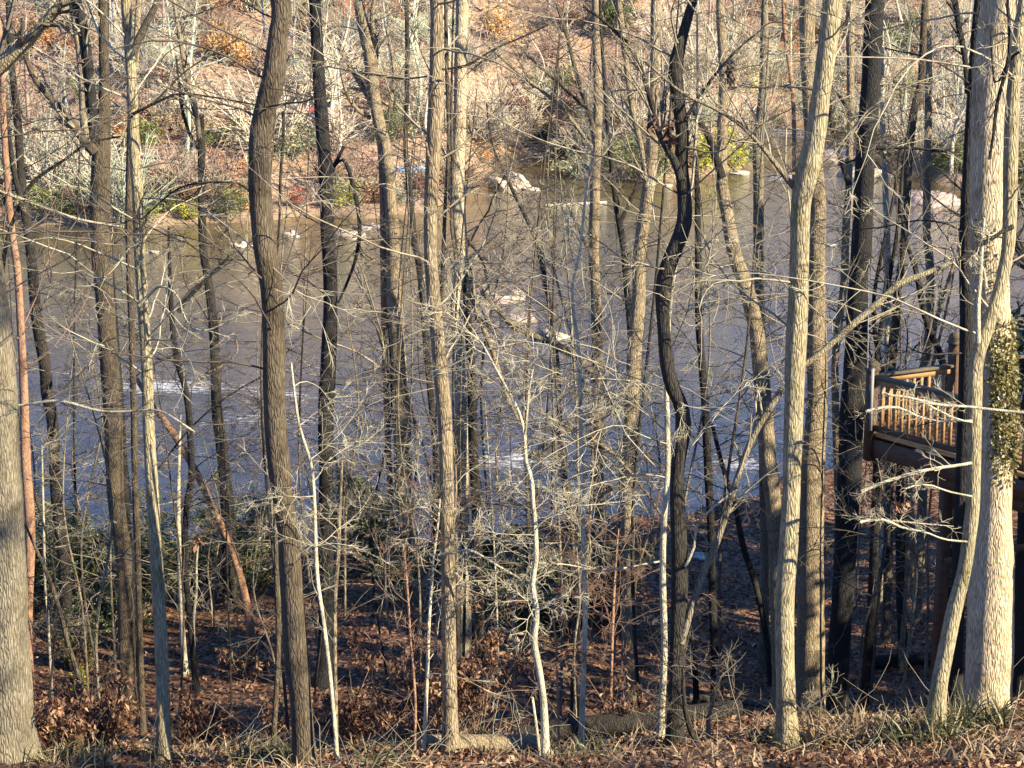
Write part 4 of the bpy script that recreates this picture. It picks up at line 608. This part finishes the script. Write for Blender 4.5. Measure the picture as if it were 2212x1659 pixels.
for (lab, u, v, w, h, k) in [('olive bush on the far bank at the left edge of the river', 135, 465, 110, 70, 'olive'), ('rounded yellow green bush on the far bank left of the bowed trunk', 500, 462, 80, 70, 'olive'), ('bright yellow green bush at the far waterline', 415, 470, 70, 50, 'yellow'),
 ('red bush on the far bank between the bowed and black trunks', 650, 445, 70, 45, 'red'), ('yellow green bush right of the black trunk on the far bank', 745, 445, 60, 60, 'yellow'), ('vivid yellow bush on the far bank right of the twisting trunk', 1530, 365, 110, 100, 'yellow'), ('smaller vivid yellow bush beside the first at the right', 1592, 362, 60, 60, 'yellow'),
 ('pale grey green bush overhanging the right side of the creek mouth', 1260, 385, 130, 75, 'paleolive'), ('dark evergreen bush in the shaded head of the creek', 1170, 320, 80, 70, 'darkgreen'), ('dark bush on the creek right bank', 1220, 335, 80, 60, 'darkgreen'), ('olive bush between the creek and the yellow bushes', 1400, 385, 110, 90, 'olive'),
 ('red brown bush beside the blue boat', 925, 425, 70, 50, 'red'), ('rusty bush right of the blue boat', 980, 400, 80, 50, 'rust'), ('orange bush left of the creek', 1040, 345, 70, 50, 'orange'), ('green bush high at the top right of centre', 1330, 70, 110, 90, 'green'), ('olive bush high at right beyond the rapids', 1940, 230, 90, 80, 'olive'), ('grey green bush at right beyond the rapids', 1990, 300, 100, 60, 'paleolive'), ('dark green bush top right', 1930, 120, 100, 90, 'green'),
 ('olive bush behind the jagged rock ledge', 850, 300, 100, 80, 'olive'), ('grey green bush on the slope left of the black trunk', 620, 350, 130, 90, 'paleolive'), ('rust bush at the top left corner', 110, 120, 160, 90, 'rust'), ('orange bush at top between the forked and bowed trunks', 500, 130, 130, 100, 'orange'), ('orange bush at the top centre', 1100, 90, 150, 100, 'orange'), ('yellowish bush behind the dark leaf clump', 1610, 200, 80, 80, 'yellow'), ('orange bush on the far slope behind the mossy trunk', 1650, 190, 130, 60, 'orange'), ('brown purple bush at top left of centre', 830, 60, 100, 80, 'rust')]:
    d = hit(u, v, 115); p, t = at(u, v, d); NAMED.append((p[0], p[1], w / F * t / 2)); put_far(FS[k], p[0], p[1], (w / F * t / 3.2, w / F * t / 3.2, h / F * t / 2.2), 'far_shrub', lab, 'shrub')
for k in range(105):
    x = rs.uniform(-42, 52); y0 = float(np.interp(x, FX, FY)); y = y0 + rs.uniform(1.2, 5)
    if gh(x, y) < .2 or abs(x - 1) < 4.5 or any(abs(x - a * y / b) < c * 1.1 and -9 < y - b < .5 for a, b, c in NAMED): continue
    c = rs.choice(['olive', 'paleolive', 'tan', 'paleolive', 'rust', 'olive', 'yellow' if k % 3 == 0 else 'tan']); put_far(FS[c], x, y, rs.uniform(.5, 1.15), 'waterside_bush', {'rust': 'rusty', 'tan': 'tan', 'olive': 'olive', 'paleolive': 'grey green', 'yellow': 'yellow green'}[c] + ' bush along the far waterline', 'bush', c + ' bushes along the far waterline')
def fhit_ok(x, y): return gh(x, y) > .25 and not any(abs(x - a * y / b) < c * 1.1 and -9 < y - b < .5 for a, b, c in NAMED)
n = 0
while n < 560:
    y = 128 + 110 * rs.uniform(0, 1) ** 1.3; x = rs.uniform(-.27, .27) * y
    if not fhit_ok(x, y): continue
    if rs.rand() < .52: put_far(FB[rs.randint(5)], x, y, rs.uniform(1.1, 2.5), 'bare_bush', 'bare twiggy bush on the wooded slope across the river', 'bush', 'bare bushes across the river')
    else:
        k = rs.choice(['rust', 'orange', 'tan', 'pinktan', 'tan', 'olive', 'orange', 'pinktan', 'paleolive']); put_far(FS[k], x, y, rs.uniform(.5, 1.2), 'leafy_bush', {'rust': 'rusty', 'orange': 'orange', 'tan': 'tan', 'pinktan': 'pinkish tan', 'olive': 'olive', 'paleolive': 'grey green'}[k] + ' leafed small bush scattered on the slope across the river', 'bush', k + ' bushes across the river')
    n += 1
def far_tree_meshes(h, tw, r=.14):
    W = np.array([[0, 0, -.4, r], [.1, 0, h * .35, r * .8], [-.2, .1, h * .7, r * .5], [0, 0, h, r * .15]]); W[1:, :2] += rs.randn(3, 2) * .35
    V, Q, cp, cR = pathmesh(W, 7, .05, .5, None, 3); tm = mesh_np('trunk', V, Q, FT[tw]); mb = MB(); n = 18; i = rs.randint(int(len(cp) * .25), len(cp) - 1, n); az = rs.uniform(0, 6.28, n); dd = np.stack([np.cos(az), np.sin(az), rs.uniform(.3, 1.4, n)], 1)
    q = grow(cp[i], dd, rs.uniform(1.5, 4.2, n), 7, .13, .02); R0 = np.clip(cR[i] * .4, .02, .06)[:, None] * (1 - .7 * np.linspace(0, 1, 8))[None]; V, Q = tubes(q, R0, 4); mb.add(V, Q)
    twiggery(mb, q, R0, [(6, .75, .45, 5, .16, .03, .6, .014), (4, .7, .5, 3, .2, .02, .7, .011)]); return tm, mesh_np('crown', np.concatenate(mb.V), np.concatenate(mb.Q), FT[tw])
FTM = [far_tree_meshes(h, t) for h, t in [(9, 'pale'), (12, 'pale'), (11, 'grey'), (14, 'brown'), (8, 'pale'), (10, 'green'), (13, 'grey')]]
n = 0
while n < 295:
    y = rs.uniform(128, 262); x = rs.uniform(-.28, .28) * y
    if not fhit_ok(x, y): continue
    tm, cm = FTM[rs.randint(len(FTM))]; e = empty('far_tree', (x, y, gh(x, y)), 'slender bare tree on the wooded slope across the river', 'tree', 'bare trees across the river', rs.uniform(0, 6.28)); s = rs.uniform(.7, 1.25); e.scale = (s, s, s); link('trunk', tm, e); link('crown', cm, e); n += 1
# big bare limbs slanting over the far creek
tree('pale limb slanting low over the creek mouth from the far right bank', 'white', 172, [(1050, 345, 2), (1110, 338, 4), (1160, 310, 5), (1215, 300, 6)], br=4, top=False, base=False, cat='dead limb', name='dead_limb', brlen=(2, 5))
# cabin and boats -----------------------------------------------------
def flat(name, c, r=.7): m, nt, b = newmat(name); 
def simple(name, c, var=.25, sc=6., r=.7): return flatvar(name, [(.3, mul(c, 1 - var)), (.7, mul(c, 1 + var))], sc, r, .3)
M_brick = simple('brick_red', (.42, .16, .11)); M_roof = simple('pale_roof', (.55, .68, .78)); M_slat = simple('dark_slat', (.06, .065, .075)); M_post = simple('white_trim', (.75, .7, .66))
p, t = at(732, 190, 176); cx, cy = p[0], 176.; cz = gh(cx, cy); e = empty('cabin', (cx, cy, cz), 'small brick cabin with a pale roof half hidden up the far slope', 'building')
mb = MB(); mb.box((0, 2, 1.5), (2.4, 3, 3.6)); mb.build('wall', M_brick, e, smooth=False)
mb = MB(); mb.beam((-1.5, 1, 3.75), (1.6, 1, 3.35), 3.9, .16); mb.build('roof', M_roof, e, smooth=False)
mb = MB(); [mb.box((-.45, .45 - k * .12, .3 + k * .26), (1.1, .22, .07)) for k in range(9)]; mb.build('steps', M_slat, e, smooth=False)
mb = MB(); mb.box((-1.1, -.3, 1.5), (.16, .16, 4.2)); mb.build('post', M_post, e, smooth=False)
M_blue = simple('boat_blue', (.25, .45, .80), .1, 2., .35); M_inner = simple('boat_inner', (.78, .80, .82), .1); M_redp = simple('boat_red', (.60, .10, .09), .15)
def boat(label, u, v, L, rz, m_out, d=None, tilt=0.):
    d = d or hit(u, v, 115); p, t = at(u, v, d); e = empty('boat', (p[0], p[1], gh(p[0], p[1]) + .05), label, 'boat', None, rz); s = np.linspace(-1, 1, 17); w = .36 * (1 - np.abs(s) ** 2.4); k = .12 * np.abs(s) ** 3
    def shell(f, zoff):
        V = []
        for i in range(17):
            for a in np.linspace(0, math.pi, 9): V.append([s[i] * L / 2, -math.cos(a) * (w[i] * f + .01), .36 + k[i] - math.sin(a) * (.36 - zoff) * (1 - abs(s[i]) ** 4 * .5)])
        return np.array(V), np.array([[i * 9 + j, i * 9 + j + 1, (i + 1) * 9 + j + 1, (i + 1) * 9 + j] for i in range(16) for j in range(8)])
    mb = MB(); mb.add(*shell(1, 0)); mb.build('hull', m_out, e); mb = MB(); V, Q = shell(.9, .06); mb.add(V, Q[:, ::-1]); mb.build('inner_hull', M_inner, e)
    mb = MB(); [mb.box((x, 0, .33), (.2, .6, .03)) for x in (-L * .22, L * .2)]; mb.build('seat', M_inner, e, smooth=False); e.rotation_euler = (tilt, 0, rz); return e
boat('light blue boat drawn up on the far bank behind the kinked trunk', 888, 376, 2.6, .25, M_blue, None, -.5)
boat('pale blue boat on the far slope left of the black trunk', 668, 262, 3.0, -.3, M_blue, None, -.4)
boat('red boat lying beside the pale blue one on the far slope', 664, 246, 2.2, -.2, M_redp, None, -.4)
# ------------------------------------------------------------------ dark leaf clumps, cord
def clump(label, u, v, d, w, h, n, mat=None):
    p, t = at(u, v, d); e_ = []; W = w / F * t / 2; H = h / F * t / 2; q = rs.randn(n, 3); q = nrm(q) * rs.uniform(0, 1, (n, 1)) ** .4; f = 1 - .6 * np.clip(q[:, 2:3], 0, 1); q = q * np.array([W, W, H]) * np.hstack([f, f, f * 0 + 1])
    V, Q = leaves(q, .11, 1, .02, 1.2, .4); o = link('leaf_clump', mesh_np('leaf_clump', V, Q, mat or M_clump, False), None, p); tag(o, label, 'leaf clump'); return o
M_clump = simple('withered_leaf', (.045, .03, .028)); M_clump2 = simple('russet_withered_leaf', (.09, .04, .03))
clump('dark withered leaf clump caught high on the tan leaning trunk', 1577, 152, 41.6, 22, 62, 150); clump('red brown curled leaf clump in the fork of the twisting trunk', 1446, 285, 24.1, 14, 50, 60, M_clump2); clump('red brown curled leaves beside the twisting trunk limb', 1408, 262, 24.2, 10, 30, 26, M_clump2)
clump('orange dead leaves hanging at the tip of a twig left of the bowed trunk', 424, 1168, 26, 26, 22, 30, M_dead); clump('pair of orange leaves over the near water right of the middle', 1310, 1050, 26, 10, 26, 10, M_dead); clump('curled orange leaves on a twig beneath the deck', 1945, 1088, 23.5, 40, 18, 22, M_dead)
M_cord = simple('white_cord', (.25, .25, .26), .1); e0, _ = at(1877, 560, 29); e1, _ = at(1874, 795, 29); e2, _ = at(1880, 930, 29)
e = empty('hanging_cord', e1, 'thin white cord with a pale strip hanging left of the deck corner post', 'cord'); mb = MB(); V, Q = tubes(np.stack([e0, (e0 + e1) / 2, e1])[None] - e1, np.full((1, 3), .008), 6); mb.add(V, Q); mb.build('cord', M_cord, e)
mb = MB(); mb.beam(np.array([.05, 0, 0]), e2 - e1 + np.array([.0, 0, 0]), .012, .0); mb = MB(); c = (e2 - e1) / 2; mb.box(c + np.array([.04, 0, 0]), (.045, .01, abs(e2[2] - e1[2]))); mb.build('strip', M_cord, e, smooth=False)
# ------------------------------------------------------------------ deck
def wood(name, c): return flatvar(name, [(.25, mul(c, .55)), (.5, c), (.8, mul(c, 1.35))], 2., .7, .3, vec=(3, 3, 9), bump=.2, det=6.)
M_wood = wood('deck_wood', (.10, .055, .032)); M_wood2 = wood('deck_wood_grey', (.10, .08, .055)); M_bal = wood('baluster_wood', (.34, .20, .09))
C0 = np.array([5.40, 30.0]); A = np.array([7.6, 27.0]); A2 = C0 + (A - C0) * 1.9; B = np.array([6.80, 30.75]); B2 = C0 + (B - C0) * 3.2; ZF = 12.32; ZR = 13.22
e = empty('wooden_deck', (C0[0], C0[1], gh(*C0)), 'raised brown wooden deck with baluster railing behind the widest cream trunk', 'deck'); zo = gh(*C0)
def w3(p, z): return np.array([p[0] - C0[0], p[1] - C0[1], z - zo])
def post(p, z0, z1, w, name='post', cap=True, mat=M_wood):
    mb = MB(); a = math.atan2(*(A - C0)[::-1]); c = w3(p, (z0 + z1) / 2); mb.box(c, (w, w, z1 - z0), a)
    o = mb.build(name, mat, e, smooth=False)
    if cap:
        V = []; h = w * .62; prof = [(h, 0), (h, .03), (h * .8, .05), (h * .88, .08), (h * .75, .13), (.004, .19)]; ca, sa = math.cos(a), math.sin(a); top = w3(p, z1 + .002)
        for r, z in prof: V += [[top[0] + (x * ca - y * sa), top[1] + (x * sa + y * ca), top[2] + z] for x, y in ((-r, -r), (r, -r), (r, r), (-r, r))]
        mb = MB(); mb.add(np.array(V), np.array([[k * 4 + j, k * 4 + (j + 1) % 4, (k + 1) * 4 + (j + 1) % 4, (k + 1) * 4 + j] for k in range(5) for j in range(4)])); mb.build('post_cap', M_wood2, o, smooth=False)
    return o
post(C0, ZF - .42, ZR + .06, .135); post(B, ZF - .4, ZR + .32, .17)
post(A2, ZF - .4, ZR + .1, .135); post(B2, ZF - .4, ZR + .1, .135)
def rail(p, q, z, w, h, name, mat=M_wood): mb = MB(); mb.beam(w3(p, z), w3(q, z), w, h); return mb.build(name, mat, e, smooth=False)
for (p, q) in ((C0, A2), (C0, B)):
    dn = nrm(q - p); p_, q_ = p + dn * .075, q - dn * .075
    rail(p_, q_, ZR - .02, .14, .04, 'top_rail', M_wood2); rail(p_, q_, ZR - .09, .045, .095, 'upper_rail', M_bal); rail(p_, q_, ZF + .09, .045, .085, 'bottom_rail')
    L = np.linalg.norm(q_ - p_); n = int(L / .135)
    for k in range(1, n):
        c = p_ + dn * (L * k / n); mb = MB(); mb.box(w3(c, (ZF + ZR) / 2 + .0), (.04, .04, ZR - ZF - .28), math.atan2(dn[1], dn[0])); mb.build('baluster', M_bal, e, smooth=False)
rail(B, B2, ZR - .02, .14, .04, 'top_rail', M_wood2); rail(C0, A2, ZF - .22, .05, .27, 'rim_joist'); rail(C0, B2, ZF - .22, .05, .27, 'rim_joist')
dA = nrm(A2 - C0); nA = np.array([dA[1], -dA[0]]) * -1
R1 = A2 + (B2 - C0)
nb = 26; mb = MB()
for k in range(nb):
    f0 = k / nb; f1 = (k + .93) / nb; a0 = C0 + (B2 - C0) * f0; a1 = C0 + (B2 - C0) * f1; b0 = a0 + (A2 - C0); b1 = a1 + (A2 - C0)
    v = np.array([w3(a0, ZF - .04), w3(b0, ZF - .04), w3(b1, ZF - .04), w3(a1, ZF - .04), w3(a0, ZF), w3(b0, ZF), w3(b1, ZF), w3(a1, ZF)]); mb.add(v, np.array([[0, 3, 2, 1], [4, 5, 6, 7], [0, 1, 5, 4], [1, 2, 6, 5], [2, 3, 7, 6], [3, 0, 4, 7]]))
mb.build('floor', wood('deck_floor', (.52, .30, .13)), e, smooth=False)
for p in (C0 + (B - C0) * 1.0 + np.array([-.1, -.25]), A2 + np.array([-.3, .2]), B2 + np.array([-.2, -.3])): post(p, gh(*p) - .3, ZF - .42, .15, 'support_post', False)
p = C0 + (B - C0) + np.array([-.1, -.25]); mb = MB(); mb.beam(w3(p, ZF - 2.2), w3(A2 * .6 + p * .4, ZF - .5), .1, .1); mb.build('brace', M_wood, e, smooth=False)
rail(C0 + nA * .5 + dA * .6, A2 + nA * .5, ZF - .62, .07, .2, 'beam')
# ------------------------------------------------------------------ unseen pines added to shade the low bank and near trunks
def pine(x, y, H, W, n, lab, cap=True):
    z = gh(x, y); H = max(6, 20.3 + rs.uniform(-1.2, .8) - z - .22 * max(0, 19 - x)) if cap else H; e = empty('shade_pine', (x, y, z), lab, 'tree', 'unseen pines added for their shade'); Wt = np.array([[0, 0, -.4, .28], [.1, 0, H * .4, .22], [0, .1, H * .8, .12], [0, 0, H, .03]]); V, Q, cp, cR = pathmesh(Wt, 10, .03, .4, None, 2); mb = MB(); mb.add(V, Q); mb.build('trunk', BARK['brown'], e)
    m = 46; f = rs.uniform(.12, 1, m) ** .8; i = np.clip((f * (len(cp) - 1)).astype(int), 1, len(cp) - 2); az = rs.uniform(0, 6.28, m); dd = np.stack([np.cos(az), np.sin(az), rs.uniform(-.1, .4, m)], 1)
    q = grow(cp[i], dd, W * (1.15 - f) * rs.uniform(.6, 1.2, m) + .6, 7, .08, .02); R0 = np.full((m, 1), .035) * (1 - .7 * np.linspace(0, 1, 8))[None]; mb = MB(); V, Q = tubes(q, R0, 4); mb.add(V, Q); keep = []
    twiggery(mb, q, R0, [(7, .7, .4, 4, .15, .03, .6, .012)], keep=keep); mb.build('branches', TW['brown'], e)
    pts = np.concatenate([q[:, 2:].reshape(-1, 3), keep[0].reshape(-1, 3)]); pts = pts[rs.randint(0, len(pts), n)]; V, Q = leaves(pts, .42, 1, .2, 0, .4); mb = MB(); mb.add(V, Q); mb.build('foliage', M_rhodo, e)
for x, y, H, W in [(16.8, 46, 20, 4.), (21.5, 40, 24, 4.4), (25, 53, 20, 4.4), (18.5, 27, 24, 4.2), (20, 52, 20, 4.2), (18, 58, 18, 4), (19, 33, 24, 4.2), (24, 26, 25, 4.5), (17, 41, 22, 4.), (27, 36, 26, 5), (30, 22, 26, 5), (22, 47, 20, 4), (33, 30, 27, 5), (36, 17, 25, 5), (14.5, 50, 17, 3.2), (29, 45, 24, 5), (40, 25, 26, 5)]:
    pine(x, y, H, W, 5200, 'unseen tall pine added right of the view to shade the low bank')
for x, y, H, W, n_ in [(20, 7, 24, 4., 2000), (25, 0, 25, 4.5, 2400), (9.5, -9, 22, 3.5, 1500)]:
    pine(x, y, H, W, n_, 'unseen tall pine added right of the view to shade the low bank', False)
# ------------------------------------------------------------------ light
EL, AZ = math.radians(30), math.radians(58)                       # the sun stands behind the camera, to the right
sd = Vector((math.sin(AZ) * math.cos(EL), -math.cos(AZ) * math.cos(EL), math.sin(EL)))
sun = bpy.data.lights.new('sun', 'SUN'); sun.energy = 5.0; sun.angle = math.radians(.5); sun.color = (1, .87, .60); so = bpy.data.objects.new('sun', sun); COL.objects.link(so); so.rotation_euler = sd.to_track_quat('Z', 'Y').to_euler(); so.location = (20, -20, 40)
w = bpy.data.worlds.new('World'); S.world = w; w.use_nodes = True; nt = w.node_tree; bg = nt.nodes['Background']; sk = nt.nodes.new('ShaderNodeTexSky'); sk.sky_type = 'NISHITA'; sk.sun_disc = False; sk.sun_elevation = EL; sk.sun_rotation = math.atan2(sd.x, sd.y); sk.air_density = 1.; sk.dust_density = .3; sk.ozone_density = 2.
tint = nt.nodes.new('ShaderNodeMix'); tint.data_type = 'RGBA'; tint.blend_type = 'MULTIPLY'; tint.inputs[0].default_value = 1; tint.inputs[7].default_value = (.54, .93, 1.5, 1); nt.links.new(sk.outputs[0], tint.inputs[6]); nt.links.new(tint.outputs[2], bg.inputs[0]); bg.inputs[1].default_value = .066
S.view_settings.view_transform = 'Standard'; S.view_settings.look = 'None'; S.view_settings.exposure = 1.45; S.view_settings.gamma = 1
S.cycles.max_bounces = 5; S.cycles.diffuse_bounces = 2; S.cycles.glossy_bounces = 3; S.cycles.transparent_max_bounces = 6; S.cycles.caustics_reflective = False; S.cycles.caustics_refractive = False
